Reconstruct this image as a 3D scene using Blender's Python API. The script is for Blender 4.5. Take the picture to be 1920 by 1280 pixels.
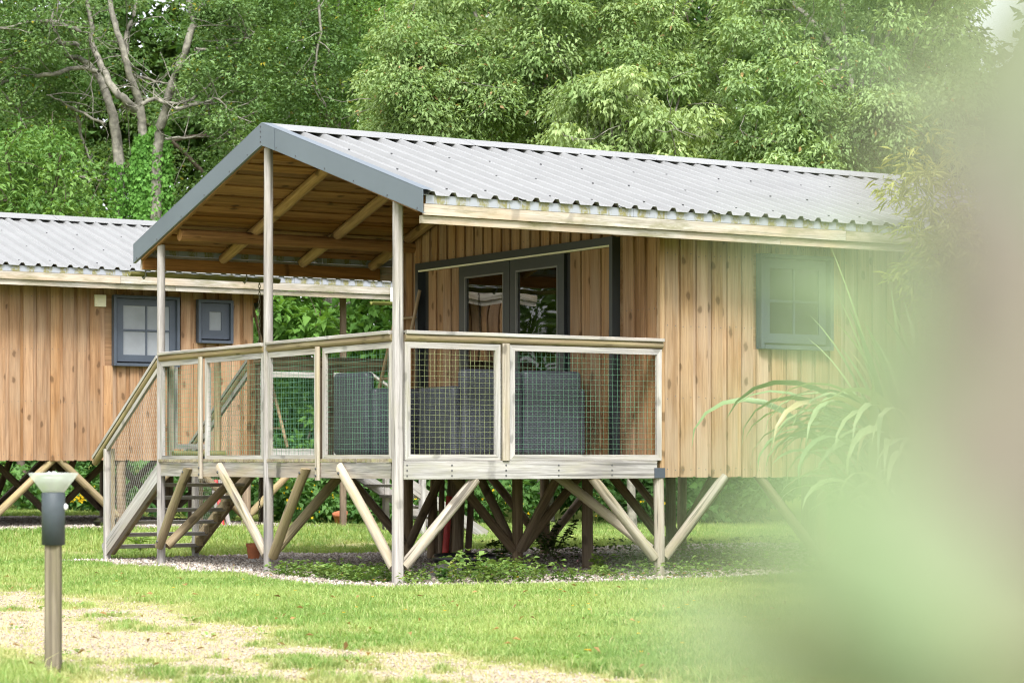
import bpy, bmesh, math, random
import numpy as np
from mathutils import Vector

for o in list(bpy.data.objects):
    bpy.data.objects.remove(o, do_unlink=True)
random.seed(7)
rng = np.random.default_rng(11)
SC = bpy.context.scene
COL = SC.collection

# ---------------------------------------------------------------- camera
# world: origin on the ground under the near corner post of the veranda,
# +X along the long side of the cabins, +Y along the gable, metres
TH = math.radians(58)
CAMX, CAMY, CAMZ = -9.5527, -17.0248, 0.9636
VIEW = np.array([math.cos(TH), math.sin(TH), 0.0])
RIGHT = np.array([math.sin(TH), -math.cos(TH), 0.0])
cd = bpy.data.cameras.new('camera')
cam = bpy.data.objects.new('camera', cd)
COL.objects.link(cam)
cam.location = (CAMX, CAMY, CAMZ)
cam.rotation_euler = (math.radians(90), 0, math.radians(-32))
cd.lens = 85
cd.sensor_width = 36
cd.shift_y = (864 - 640) / 1920
cd.clip_start = 0.02
cd.clip_end = 600
cd.dof.use_dof = True
cd.dof.focus_distance = 22.5
cd.dof.aperture_fstop = 5.0
SC.camera = cam

# ---------------------------------------------------------------- sky, sun, exposure
SUN = Vector((-0.42, -0.82, 1.15)).normalized()
W = bpy.data.worlds.new('World')
SC.world = W
W.use_nodes = True
nt = W.node_tree
bg = nt.nodes['Background']
sky = nt.nodes.new('ShaderNodeTexSky')
sky.sky_type = 'NISHITA'
sky.sun_disc = False
sky.sun_elevation = math.asin(SUN.z)
sky.sun_rotation = math.atan2(SUN.x, SUN.y)
sky.dust_density = 3.0
hsv = nt.nodes.new('ShaderNodeHueSaturation')   # thin white cloud over the whole sky
hsv.inputs['Saturation'].default_value = 0.22
hsv.inputs['Value'].default_value = 1.35
nt.links.new(sky.outputs[0], hsv.inputs['Color'])
nt.links.new(hsv.outputs[0], bg.inputs['Color'])
bg.inputs['Strength'].default_value = 0.15
sd = bpy.data.lights.new('sun', 'SUN')
sd.energy = 2.3
sd.angle = math.radians(16)
sd.color = (1.0, 0.98, 0.955)
sun = bpy.data.objects.new('sun', sd)
COL.objects.link(sun)
sun.rotation_euler = (-SUN).to_track_quat('-Z', 'Y').to_euler()
SC.view_settings.view_transform = 'Standard'
SC.view_settings.look = 'None'
SC.view_settings.exposure = 1.1
SC.view_settings.gamma = 1.0
cy = SC.cycles
cy.max_bounces = 7
cy.diffuse_bounces = 4
cy.glossy_bounces = 3
cy.transmission_bounces = 4
cy.transparent_max_bounces = 8
cy.caustics_reflective = False
cy.caustics_refractive = False
cy.use_denoising = True
cy.filter_width = 1.15
cy.sample_clamp_indirect = 6.0


# ---------------------------------------------------------------- helpers
def at(px, py, Z):
    """point Z metres in front of the camera seen at photo pixel (px, py)"""
    k = Z / 4533.0
    p = np.array([CAMX, CAMY, CAMZ]) + VIEW * Z + RIGHT * ((px - 960) * k)
    p[2] += (864 - py) * k
    return p


def tag(o, label=None, cat=None, group=None, kind=None):
    if label: o['label'] = label
    if cat: o['category'] = cat
    if group: o['group'] = group
    if kind: o['kind'] = kind
    return o


def empty(name, loc, label=None, cat=None, group=None):
    o = bpy.data.objects.new(name, None)
    o.empty_display_size = 0.1
    o.location = loc
    COL.objects.link(o)
    return tag(o, label, cat, group)


def wloc(o):
    v = Vector((0, 0, 0))
    while o is not None:
        v = v + o.location
        o = o.parent
    return v


class TF:
    """placement of a cabin: its own coordinates -> world (optionally mirrored)"""
    mirror = False
    off = np.zeros(3)


def set_tf(mirror=False, off=(0, 0, 0)):
    TF.mirror = mirror
    TF.off = np.array(off, float)


def rawmesh(name, V, F, mat, parent=None, smooth=False, col=None, gr=None):
    """V (n,3), F (m,3|4) numpy -> linked object"""
    V = np.ascontiguousarray(V, dtype=np.float32)
    me = bpy.data.meshes.new(name)
    me.vertices.add(len(V))
    me.vertices.foreach_set('co', V.ravel())
    k = F.shape[1]
    me.loops.add(F.size)
    me.loops.foreach_set('vertex_index', np.ascontiguousarray(F, dtype=np.int32).ravel())
    me.polygons.add(len(F))
    me.polygons.foreach_set('loop_start', np.arange(0, F.size, k, dtype=np.int32))
    if smooth:
        me.polygons.foreach_set('use_smooth', np.ones(len(F), dtype=bool))
    if col is not None:
        a = me.attributes.new('Col', 'FLOAT_VECTOR', 'POINT')
        a.data.foreach_set('vector', np.ascontiguousarray(col, dtype=np.float32).ravel())
    if gr is not None:
        a = me.attributes.new('gr', 'FLOAT_VECTOR', 'POINT')
        a.data.foreach_set('vector', np.ascontiguousarray(gr, dtype=np.float32).ravel())
    me.update(calc_edges=True)
    me.materials.append(mat)
    o = bpy.data.objects.new(name, me)
    COL.objects.link(o)
    if parent is not None:
        o.parent = parent
    return o


class MB:
    """collects boards, logs and plates; build() links them as ONE mesh object"""

    def __init__(s):
        s.V, s.F, s.G, s.S = [], [], [], []

    def add(s, vs, fs, gs=None, smooth=False):
        b = len(s.V)
        s.V += [tuple(map(float, v)) for v in vs]
        s.G += [tuple(map(float, g)) for g in (gs if gs is not None else vs)]
        for f in fs:
            s.F.append(tuple(b + i for i in f))
            s.S.append(smooth)
        return s

    def beam(s, p0, p1, w, h, up=(0, 0, 1), w1=None, h1=None, ch=0.0):
        """board from p0 to p1: w across, h along up; ch = small chamfer"""
        p0 = np.array(p0, float); p1 = np.array(p1, float)
        a = p1 - p0
        L = np.linalg.norm(a); a = a / L
        sd_ = np.cross(a, np.array(up, float)); sd_ /= np.linalg.norm(sd_)
        u = np.cross(sd_, a)
        w1 = w if w1 is None else w1
        h1 = h if h1 is None else h1
        vs, gs = [], []
        if ch <= 0:
            ring = [(-1, -1), (1, -1), (1, 1), (-1, 1)]
            off = [(0, 0)] * 4
        else:
            ring = [(-1, -1), (-1, -1), (1, -1), (1, -1), (1, 1), (1, 1), (-1, 1), (-1, 1)]
            off = [(0, ch), (ch, 0), (-ch, 0), (0, ch), (0, -ch), (-ch, 0), (ch, 0), (0, -ch)]
        n = len(ring)
        for p, ww, hh, uu in ((p0, w, h, 0.0), (p1, w1, h1, L)):
            for (i, j), (ox, oy) in zip(ring, off):
                x = i * ww / 2 + ox; y = j * hh / 2 + oy
                vs.append(p + sd_ * x + u * y); gs.append((uu, x, y))
        fs = [(i, (i + 1) % n, n + (i + 1) % n, n + i) for i in range(n)]
        fs.append(tuple(range(n - 1, -1, -1))); fs.append(tuple(range(n, 2 * n)))
        return s.add(vs, fs, gs)

    def log(s, p0, p1, r0, r1=None, seg=10, rings=2, bend=0.0, cut=0.0):
        """round pole; slightly bent, optional slanted sawn end"""
        p0 = np.array(p0, float); p1 = np.array(p1, float)
        r1 = r0 if r1 is None else r1
        a = p1 - p0; L = np.linalg.norm(a); a /= L
        ref = np.array([0, 0, 1.0]) if abs(a[2]) < 0.9 else np.array([1.0, 0, 0])
        sd_ = np.cross(a, ref); sd_ /= np.linalg.norm(sd_); u = np.cross(sd_, a)
        vs, gs = [], []
        for k in range(rings):
            t = k / (rings - 1)
            r = r0 + (r1 - r0) * t
            c = p0 + (p1 - p0) * t + sd_ * bend * math.sin(math.pi * t)
            for i in range(seg):
                an = 2 * math.pi * i / seg
                q = c + sd_ * math.cos(an) * r + u * math.sin(an) * r
                if cut and k == rings - 1:
                    q = q + a * cut * math.sin(an)
                vs.append(q); gs.append((t * L, r * an * 0.6, 0.3 * r))
        fs = []
        for k in range(rings - 1):
            for i in range(seg):
                j = (i + 1) % seg
                fs.append((k * seg + i, k * seg + j, (k + 1) * seg + j, (k + 1) * seg + i))
        s.add(vs, fs, gs, True)
        # flat sawn ends with their own vertices (crisp edge)
        e0 = vs[:seg]; e1 = vs[-seg:]
        s.add(e0, [tuple(range(seg - 1, -1, -1))], [(0.5, p[0], p[1]) for p in e0])
        s.add(e1, [tuple(range(seg))], [(0.5, p[0], p[1]) for p in e1])
        return s

    def box(s, lo, hi):
        x0, y0, z0 = lo; x1, y1, z1 = hi
        vs = [(x0, y0, z0), (x1, y0, z0), (x1, y1, z0), (x0, y1, z0), (x0, y0, z1), (x1, y0, z1), (x1, y1, z1), (x0, y1, z1)]
        return s.add(vs, [(0, 3, 2, 1), (4, 5, 6, 7), (0, 1, 5, 4), (1, 2, 6, 5), (2, 3, 7, 6), (3, 0, 4, 7)])

    def prism(s, prof, p0, p1, ax, up):
        """closed 2-D profile (a, b) swept from p0 to p1; ax/up carry a and b"""
        p0 = np.array(p0, float); p1 = np.array(p1, float); ax = np.array(ax, float); up = np.array(up, float)
        n = len(prof); L = np.linalg.norm(p1 - p0)
        vs = [p0 + ax * a + up * b for a, b in prof] + [p1 + ax * a + up * b for a, b in prof]
        gs = [(0, a, b) for a, b in prof] + [(L, a, b) for a, b in prof]
        fs = [(i, (i + 1) % n, n + (i + 1) % n, n + i) for i in range(n)]
        m = n // 2
        for i in range(m - 1):          # end faces as a strip (profile = top line then bottom line back)
            fs.append((i, n - 1 - i, n - 2 - i, i + 1)); fs.append((n + i, n + i + 1, 2 * n - 2 - i, 2 * n - 1 - i))
        return s.add(vs, fs, gs)

    def lathe(s, prof, c, seg=24):
        """(r, z) profile turned about the vertical through c"""
        vs = []
        for r, z in prof:
            for i in range(seg):
                a = 2 * math.pi * i / seg
                vs.append((c[0] + r * math.cos(a), c[1] + r * math.sin(a), c[2] + z))
        fs = []
        for k in range(len(prof) - 1):
            for i in range(seg):
                j = (i + 1) % seg
                fs.append((k * seg + i, k * seg + j, (k + 1) * seg + j, (k + 1) * seg + i))
        return s.add(vs, fs, None, True)

    def tube(s, pts, r, seg=4, r1=None):
        pts = [np.array(p, float) for p in pts]
        vs = []; n = len(pts)
        for k, p in enumerate(pts):
            a = pts[min(k + 1, n - 1)] - pts[max(k - 1, 0)]
            a = a / (np.linalg.norm(a) + 1e-9)
            ref = np.array([0, 0, 1.0]) if abs(a[2]) < 0.9 else np.array([1.0, 0, 0])
            sd_ = np.cross(a, ref); sd_ /= np.linalg.norm(sd_); u = np.cross(sd_, a)
            rr = r if r1 is None else r + (r1 - r) * k / (n - 1)
            if isinstance(r, (list, tuple)): rr = r[k]
            for i in range(seg):
                an = 2 * math.pi * i / seg
                vs.append(p + sd_ * math.cos(an) * rr + u * math.sin(an) * rr)
        fs = [(k * seg + i, k * seg + (i + 1) % seg, (k + 1) * seg + (i + 1) % seg, (k + 1) * seg + i)
              for k in range(n - 1) for i in range(seg)]
        return s.add(vs, fs, None, True)

    def build(s, name, mat, parent=None, label=None, kind=None):
        V = np.array(s.V, float)
        flip = TF.mirror
        if flip: V[:, 0] = -V[:, 0]
        V = V + TF.off
        if parent is not None:
            V = V - np.array(wloc(parent))
        me = bpy.data.meshes.new(name)
        F = [f[::-1] for f in s.F] if flip else s.F
        me.from_pydata(V.tolist(), [], F)
        me.polygons.foreach_set('use_smooth', np.array(s.S, dtype=bool))
        a = me.attributes.new('gr', 'FLOAT_VECTOR', 'POINT')
        a.data.foreach_set('vector', np.array(s.G, dtype=np.float32).ravel())
        me.update()
        me.materials.append(mat)
        o = bpy.data.objects.new(name, me)
        COL.objects.link(o)
        if parent is not None: o.parent = parent
        if label: o['label'] = label
        if kind: o['kind'] = kind
        return o


def rbox(name, lo, hi, mat, parent, bev=0.04, seg=3):
    """rounded block"""
    bm = bmesh.new()
    bmesh.ops.create_cube(bm, size=1)
    lo = Vector(lo); hi = Vector(hi)
    for v in bm.verts:
        v.co = Vector([(lo[i] + hi[i]) / 2 + v.co[i] * (hi[i] - lo[i]) for i in range(3)])
    bmesh.ops.bevel(bm, geom=bm.edges[:], offset=bev, segments=seg, affect='EDGES', profile=0.5)
    me = bpy.data.meshes.new(name)
    bm.to_mesh(me); bm.free()
    for p in me.polygons: p.use_smooth = True
    me.materials.append(mat)
    o = bpy.data.objects.new(name, me)
    COL.objects.link(o)
    o.parent = parent
    return o


# ---------------------------------------------------------------- materials
def nodes(name):
    m = bpy.data.materials.new(name)
    m.use_nodes = True
    t = m.node_tree
    return m, t, t.nodes['Principled BSDF']


def N(t, kind, **kw):
    n = t.nodes.new(kind)
    for k, v in kw.items():
        if k in n.inputs: n.inputs[k].default_value = v
        else: setattr(n, k, v)
    return n


def ramp(t, src, stops):
    r = t.nodes.new('ShaderNodeValToRGB')
    e = r.color_ramp.elements
    while len(e) < len(stops): e.new(0.5)
    for i, (p, c) in enumerate(stops):
        e[i].position = p
        e[i].color = (*c, 1) if isinstance(c, tuple) else (c, c, c, 1)
    t.links.new(src, r.inputs[0])
    return r.outputs[0]


def mix(t, f, a, b, mode='MIX'):
    n = t.nodes.new('ShaderNodeMix')
    n.data_type = 'RGBA'
    n.blend_type = mode
    for sock, v in ((n.inputs[0], f), (n.inputs[6], a), (n.inputs[7], b)):
        if hasattr(v, 'links') or hasattr(v, 'is_linked'): t.links.new(v, sock)
        elif isinstance(v, tuple): sock.default_value = (*v, 1)
        else: sock.default_value = v
    return n.outputs[2]


def math_(t, op, a, b=None):
    n = t.nodes.new('ShaderNodeMath')
    n.operation = op
    for i, v in enumerate((a, b)):
        if v is None: continue
        if hasattr(v, 'is_linked'): t.links.new(v, n.inputs[i])
        else: n.inputs[i].default_value = v
    return n.outputs[0]


def wood(name, c_dark, c_light, knots=0.8, lichen=0.0, crack=0.0, rough=0.75, var=0.35, streak=(0.35, 0.3, 0.26), weather=0.0, lichen_col=(0.30, 0.30, 0.07)):
    m, t, b = nodes(name)
    at_ = N(t, 'ShaderNodeAttribute', attribute_name='gr')
    oi = N(t, 'ShaderNodeObjectInfo')
    off = N(t, 'ShaderNodeCombineXYZ')
    t.links.new(math_(t, 'MULTIPLY', oi.outputs['Random'], 37.0), off.inputs[0])
    t.links.new(math_(t, 'MULTIPLY', oi.outputs['Random'], 11.0), off.inputs[1])
    add = N(t, 'ShaderNodeVectorMath', operation='ADD')
    t.links.new(at_.outputs['Vector'], add.inputs[0]); t.links.new(off.outputs[0], add.inputs[1])

    def mapped(s):
        mp = N(t, 'ShaderNodeMapping'); mp.inputs['Scale'].default_value = s
        t.links.new(add.outputs[0], mp.inputs[0]); return mp.outputs[0]
    n1 = N(t, 'ShaderNodeTexNoise', Scale=1.0, Detail=5.0, Roughness=0.6, Distortion=0.6)
    t.links.new(mapped((1.0, 17, 17)), n1.inputs['Vector'])
    n2 = N(t, 'ShaderNodeTexNoise', Scale=1.0, Detail=3.0, Roughness=0.7)
    t.links.new(mapped((2.6, 75, 75)), n2.inputs['Vector'])
    n3 = N(t, 'ShaderNodeTexNoise', Scale=1.0, Detail=3.0)
    t.links.new(mapped((1.1, 4, 4)), n3.inputs['Vector'])
    c = mix(t, ramp(t, n1.outputs[0], [(0.36, 0.0), (0.62, 1.0)]), c_dark, c_light)
    c = mix(t, math_(t, 'MULTIPLY', ramp(t, n2.outputs[0], [(0.38, 1.0), (0.56, 0.0)]), 0.5), c, tuple(x * 0.62 for x in c_dark))
    if weather:
        c = mix(t, math_(t, 'MULTIPLY', ramp(t, n3.outputs[0], [(0.42, 0.0), (0.66, 1.0)]), weather), c, streak)
    if knots:
        vo = N(t, 'ShaderNodeTexVoronoi', Scale=1.0, Randomness=1.0, voronoi_dimensions='2D')
        nd = N(t, 'ShaderNodeTexNoise', Scale=14.0, Detail=2.0)
        t.links.new(add.outputs[0], nd.inputs['Vector'])
        wv = N(t, 'ShaderNodeVectorMath', operation='SCALE'); wv.inputs['Scale'].default_value = 0.22
        t.links.new(nd.outputs['Color'], wv.inputs[0])
        wa = N(t, 'ShaderNodeVectorMath', operation='ADD')
        t.links.new(mapped((3.3, 6.2, 6.2)), wa.inputs[0]); t.links.new(wv.outputs[0], wa.inputs[1])
        t.links.new(wa.outputs[0], vo.inputs['Vector'])
        sc_ = N(t, 'ShaderNodeSeparateColor'); t.links.new(vo.outputs['Color'], sc_.inputs[0])
        pick = math_(t, 'GREATER_THAN', sc_.outputs[0], 0.68)
        halo = math_(t, 'MULTIPLY', ramp(t, vo.outputs['Distance'], [(0.12, 1.0), (0.42, 0.0)]), pick)
        k = math_(t, 'MULTIPLY', ramp(t, vo.outputs['Distance'], [(0.09, 1.0), (0.17, 0.0)]), pick)
        c = mix(t, math_(t, 'MULTIPLY', halo, knots * 0.45), c, c_dark)
        c = mix(t, math_(t, 'MULTIPLY', k, knots), c, tuple(x * 0.36 for x in c_dark))
    if crack:
        n5 = N(t, 'ShaderNodeTexNoise', Scale=1.0, Detail=2.0, Distortion=0.3)
        t.links.new(mapped((0.9, 34, 34)), n5.inputs['Vector'])
        c = mix(t, math_(t, 'MULTIPLY', ramp(t, n5.outputs[0], [(0.30, 1.0), (0.37, 0.0)]), crack), c, tuple(x * 0.3 for x in c_dark))
    if lichen:
        n4 = N(t, 'ShaderNodeTexNoise', Scale=1.0, Detail=6.0, Roughness=0.7)
        t.links.new(mapped((2.2, 9, 9)), n4.inputs['Vector'])
        c = mix(t, math_(t, 'MULTIPLY', ramp(t, n4.outputs[0], [(0.47, 0.0), (0.66, 1.0)]), lichen), c, lichen_col)
    h = N(t, 'ShaderNodeHueSaturation')
    rv = N(t, 'ShaderNodeMapRange')
    rv.inputs['To Min'].default_value = 1 - var * 0.6; rv.inputs['To Max'].default_value = 1 + var * 0.5
    t.links.new(oi.outputs['Random'], rv.inputs[0]); t.links.new(rv.outputs[0], h.inputs['Value'])
    rs = N(t, 'ShaderNodeMapRange')
    rs.inputs['To Min'].default_value = 0.9; rs.inputs['To Max'].default_value = 1.1
    t.links.new(math_(t, 'FRACT', math_(t, 'MULTIPLY', oi.outputs['Random'], 7.3)), rs.inputs[0])
    t.links.new(rs.outputs[0], h.inputs['Saturation'])
    t.links.new(c, h.inputs['Color'])
    t.links.new(h.outputs[0], b.inputs['Base Color'])
    b.inputs['Roughness'].default_value = rough
    b.inputs['Specular IOR Level'].default_value = 0.25
    bp = N(t, 'ShaderNodeBump', Strength=0.35, Distance=0.004)
    t.links.new(math_(t, 'ADD', n1.outputs[0], n2.outputs[0]), bp.inputs['Height'])
    t.links.new(bp.outputs[0], b.inputs['Normal'])
    return m


M = {}
M['siding'] = wood('larch_siding', (0.235, 0.125, 0.06), (0.36, 0.215, 0.115), knots=0.7, var=0.2, weather=0.45, streak=(0.33, 0.24, 0.16))
M['siding_pale'] = wood('sun_bleached_siding', (0.25, 0.155, 0.08), (0.385, 0.27, 0.16), knots=0.65, var=0.2, weather=0.55, streak=(0.37, 0.29, 0.205))
M['ceiling'] = wood('roof_boarding', (0.20, 0.095, 0.03), (0.345, 0.18, 0.066), knots=0.95, var=0.4)
M['log'] = wood('brown_roof_log', (0.23, 0.135, 0.06), (0.37, 0.245, 0.125), knots=0.8, var=0.3)
M['grey'] = wood('weathered_grey_timber', (0.262, 0.25, 0.236), (0.45, 0.438, 0.422), knots=0.45, var=0.25, weather=0.5, streak=(0.38, 0.33, 0.28), lichen=0.15, crack=0.7)
M['greypost'] = wood('silvered_post', (0.235, 0.217, 0.207), (0.385, 0.362, 0.35), knots=0.4, var=0.2, weather=0.4, streak=(0.28, 0.25, 0.215), lichen=0.10, crack=0.8)
M['fascia'] = wood('grey_deck_beam', (0.15, 0.142, 0.132), (0.32, 0.305, 0.285), knots=0.8, var=0.35, weather=0.6, streak=(0.36, 0.28, 0.21), lichen=0.15, crack=0.7)
M['treated'] = wood('green_treated_log', (0.19, 0.145, 0.08), (0.33, 0.27, 0.165), knots=0.7, var=0.35, weather=0.4, streak=(0.28, 0.195, 0.115), lichen=0.25, crack=0.7)
M['brace'] = wood('pale_round_brace', (0.255, 0.22, 0.17), (0.43, 0.395, 0.34), knots=0.7, var=0.25, weather=0.5, streak=(0.31, 0.24, 0.16), lichen=0.2, crack=0.9)
M['stilt'] = wood('brown_stilt', (0.16, 0.115, 0.075), (0.28, 0.215, 0.145), knots=0.6, var=0.4)
M['eave'] = wood('mildewed_eave_board', (0.285, 0.255, 0.21), (0.455, 0.43, 0.385), knots=0.4, var=0.1, weather=0.65, streak=(0.39, 0.29, 0.19), lichen=0.8, lichen_col=(0.16, 0.15, 0.075), crack=0.5)
M['mossy'] = wood('mossy_gutter', (0.10, 0.10, 0.03), (0.24, 0.22, 0.10), knots=0.2, lichen=0.8, lichen_col=(0.15, 0.17, 0.03))
M['pole'] = wood('thin_pole', (0.26, 0.17, 0.085), (0.40, 0.29, 0.175), knots=0.5, var=0.3)
M['deck'] = wood('deck_board', (0.20, 0.165, 0.115), (0.33, 0.285, 0.215), knots=0.4, lichen=0.5)
M['lamppost'] = wood('stained_lamp_post', (0.085, 0.068, 0.045), (0.19, 0.16, 0.11), knots=0.4, weather=0.7, streak=(0.15, 0.13, 0.085), lichen=0.35, lichen_col=(0.17, 0.16, 0.06))


def simple(name, c, rough=0.5, metal=0.0, var=0.12, scale=6.0, spec=0.5, bump=0.0, coat=0.0):
    m, t, b = nodes(name)
    tc = N(t, 'ShaderNodeTexCoord')
    n = N(t, 'ShaderNodeTexNoise', Scale=scale, Detail=6.0, Roughness=0.6)
    t.links.new(tc.outputs['Object'], n.inputs['Vector'])
    col = mix(t, ramp(t, n.outputs[0], [(0.3, 0.0), (0.7, 1.0)]), tuple(x * (1 - var) for x in c), tuple(min(1, x * (1 + var)) for x in c))
    t.links.new(col, b.inputs['Base Color'])
    b.inputs['Roughness'].default_value = rough
    b.inputs['Metallic'].default_value = metal
    b.inputs['Specular IOR Level'].default_value = spec
    if coat:
        b.inputs['Coat Weight'].default_value = coat
        b.inputs['Coat Roughness'].default_value = 0.15
    if bump:
        bp = N(t, 'ShaderNodeBump', Strength=bump, Distance=0.01)
        t.links.new(n.outputs[0], bp.inputs['Height']); t.links.new(bp.outputs[0], b.inputs['Normal'])
    return m


M['roof'] = simple('grey_steel_sheet', (0.236, 0.238, 0.238), 0.40, 0.1, 0.08, 1.6, 0.6)
M['barge'] = simple('grey_steel_trim', (0.115, 0.14, 0.165), 0.36, 0.1, 0.08, 1.2, 0.5, bump=0.25)
M['screw'] = simple('screw', (0.10, 0.10, 0.11), 0.4, 0.5)
M['anthracite'] = simple('anthracite_paint', (0.050, 0.062, 0.082), 0.42, 0.0, 0.08, 9)
M['doorpaint'] = simple('dark_door_paint', (0.030, 0.035, 0.039), 0.4, 0.0, 0.08, 9)
M['black'] = simple('black_gap_shade', (0.012, 0.012, 0.013), 0.7)  # flat black standing in for the shade inside gaps and recesses
M['darkwood'] = simple('underfloor', (0.10, 0.07, 0.045), 0.8)
M['wire'] = simple('green_coated_wire', (0.09, 0.22, 0.13), 0.5, 0, 0.4, 2.5)
M['wireyellow'] = simple('algae_covered_wire', (0.24, 0.28, 0.125), 0.6, 0, 0.35, 3)
M['wiregrey'] = simple('galvanised_wire', (0.33, 0.33, 0.29), 0.5, 0.2)
M['terracotta'] = simple('terracotta', (0.50, 0.17, 0.075), 0.75, 0, 0.2, 14)
M['red'] = simple('red_paint', (0.42, 0.022, 0.02), 0.5)
M['plastic'] = simple('black_plastic', (0.014, 0.015, 0.017), 0.35)
M['cream'] = simple('cream_plastic', (0.72, 0.68, 0.53), 0.5)
M['white'] = simple('white_plastic', (0.78, 0.79, 0.77), 0.45)
M['zinc'] = simple('zinc', (0.20, 0.20, 0.20), 0.5, 0.6)
M['brass'] = simple('dull_chain', (0.16, 0.14, 0.09), 0.5, 0.5)
M['lampgrey'] = simple('lamp_grey_paint', (0.05, 0.062, 0.072), 0.55, 0, 0.1, 20, 0.35)
M['bark'] = simple('grey_bark', (0.185, 0.175, 0.145), 0.9, 0, 0.65, 8, 0.2, bump=0.8)
M['barkdark'] = simple('dark_bark', (0.10, 0.08, 0.06), 0.9, 0, 0.4, 7, 0.2, bump=0.8)
M['rock'] = simple('field_stone', (0.20, 0.19, 0.17), 0.9, 0, 0.3, 12, 0.2, bump=0.6)
M['stem'] = simple('green_stem', (0.13, 0.16, 0.06), 0.6)


def eave_metal():
    """grey drip flashing; moss washes down it out of the troughs of the sheets, not below the ribs"""
    m, t, b = nodes('mossy_drip_flashing')
    tc = N(t, 'ShaderNodeTexCoord')
    sx = N(t, 'ShaderNodeSeparateXYZ'); t.links.new(tc.outputs['Object'], sx.inputs[0])
    fr = math_(t, 'FRACT', math_(t, 'DIVIDE', math_(t, 'ADD', sx.outputs[0], 0.055), 0.195))
    d = math_(t, 'ABSOLUTE', math_(t, 'SUBTRACT', fr, 0.45))
    mp = N(t, 'ShaderNodeMapping'); mp.inputs['Scale'].default_value = (34, 6, 6)
    t.links.new(tc.outputs['Object'], mp.inputs[0])
    n = N(t, 'ShaderNodeTexNoise', Scale=1.0, Detail=6.0, Roughness=0.75)
    t.links.new(mp.outputs[0], n.inputs['Vector'])
    n2 = N(t, 'ShaderNodeTexNoise', Scale=50.0, Detail=3.0)
    t.links.new(tc.outputs['Object'], n2.inputs['Vector'])
    f = math_(t, 'ADD', n.outputs[0], math_(t, 'MULTIPLY', math_(t, 'SUBTRACT', d, 0.26), 0.9))
    f = math_(t, 'MULTIPLY', ramp(t, f, [(0.44, 0.0), (0.58, 1.0)]), ramp(t, n2.outputs[0], [(0.36, 0.35), (0.55, 1.0)]))
    c = mix(t, f, (0.27, 0.285, 0.32), (0.185, 0.17, 0.07))
    t.links.new(c, b.inputs['Base Color'])
    b.inputs['Roughness'].default_value = 0.5
    return m


M['drip'] = eave_metal()


def glass_pane(name, tint, refl):
    m, t, b = nodes(name)
    t.nodes.remove(b)
    tr = N(t, 'ShaderNodeBsdfTransparent', Color=(*tint, 1))
    gl = N(t, 'ShaderNodeBsdfGlossy', Roughness=0.01)
    tc = N(t, 'ShaderNodeTexCoord')
    nz = N(t, 'ShaderNodeTexNoise', Scale=2.2, Detail=0.0)
    t.links.new(tc.outputs['Object'], nz.inputs['Vector'])
    bp = N(t, 'ShaderNodeBump', Strength=0.035, Distance=0.05)
    t.links.new(nz.outputs[0], bp.inputs['Height'])
    t.links.new(bp.outputs[0], gl.inputs['Normal'])
    fr = N(t, 'ShaderNodeFresnel', IOR=1.5)
    mx = t.nodes.new('ShaderNodeMixShader')
    t.links.new(math_(t, 'MINIMUM', math_(t, 'MULTIPLY', fr.outputs[0], refl), 1.0), mx.inputs[0])
    t.links.new(tr.outputs[0], mx.inputs[1]); t.links.new(gl.outputs[0], mx.inputs[2])
    t.links.new(mx.outputs[0], t.nodes['Material Output'].inputs[0])
    return m


M['glass'] = glass_pane('door_glass', (0.75, 0.78, 0.75), 2.6)
M['curtain'] = simple('pale_blind_behind_glass', (0.215, 0.23, 0.25), 0.10, 0, 0.12, 3, 0.6)
M['darkpane'] = simple('dark_window_pane', (0.03, 0.036, 0.03), 0.05, 0, 0.3, 1.5, 0.45)


def rattan():
    m, t, b = nodes('woven_rattan')
    tc = N(t, 'ShaderNodeTexCoord')
    geo = N(t, 'ShaderNodeNewGeometry')
    sx = N(t, 'ShaderNodeSeparateXYZ'); t.links.new(tc.outputs['Object'], sx.inputs[0])
    cb = N(t, 'ShaderNodeCombineXYZ')
    t.links.new(math_(t, 'ADD', sx.outputs[0], sx.outputs[1]), cb.inputs[0])
    t.links.new(sx.outputs[2], cb.inputs[1])
    br = N(t, 'ShaderNodeTexBrick', Scale=1.0)
    br.inputs['Brick Width'].default_value = 0.036
    br.inputs['Row Height'].default_value = 0.015
    br.inputs['Mortar Size'].default_value = 0.0038
    br.inputs['Color1'].default_value = (0.042, 0.049, 0.062, 1)
    br.inputs['Color2'].default_value = (0.070, 0.079, 0.098, 1)
    br.inputs['Mortar'].default_value = (0.025, 0.028, 0.036, 1)
    t.links.new(cb.outputs[0], br.inputs['Vector'])
    t.links.new(br.outputs['Color'], b.inputs['Base Color'])
    b.inputs['Roughness'].default_value = 0.42
    bp = N(t, 'ShaderNodeBump', Strength=0.7, Distance=0.004)
    t.links.new(math_(t, 'SUBTRACT', 1.0, br.outputs['Fac']), bp.inputs['Height'])
    t.links.new(bp.outputs[0], b.inputs['Normal'])
    return m


M['rattan'] = rattan()


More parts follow.
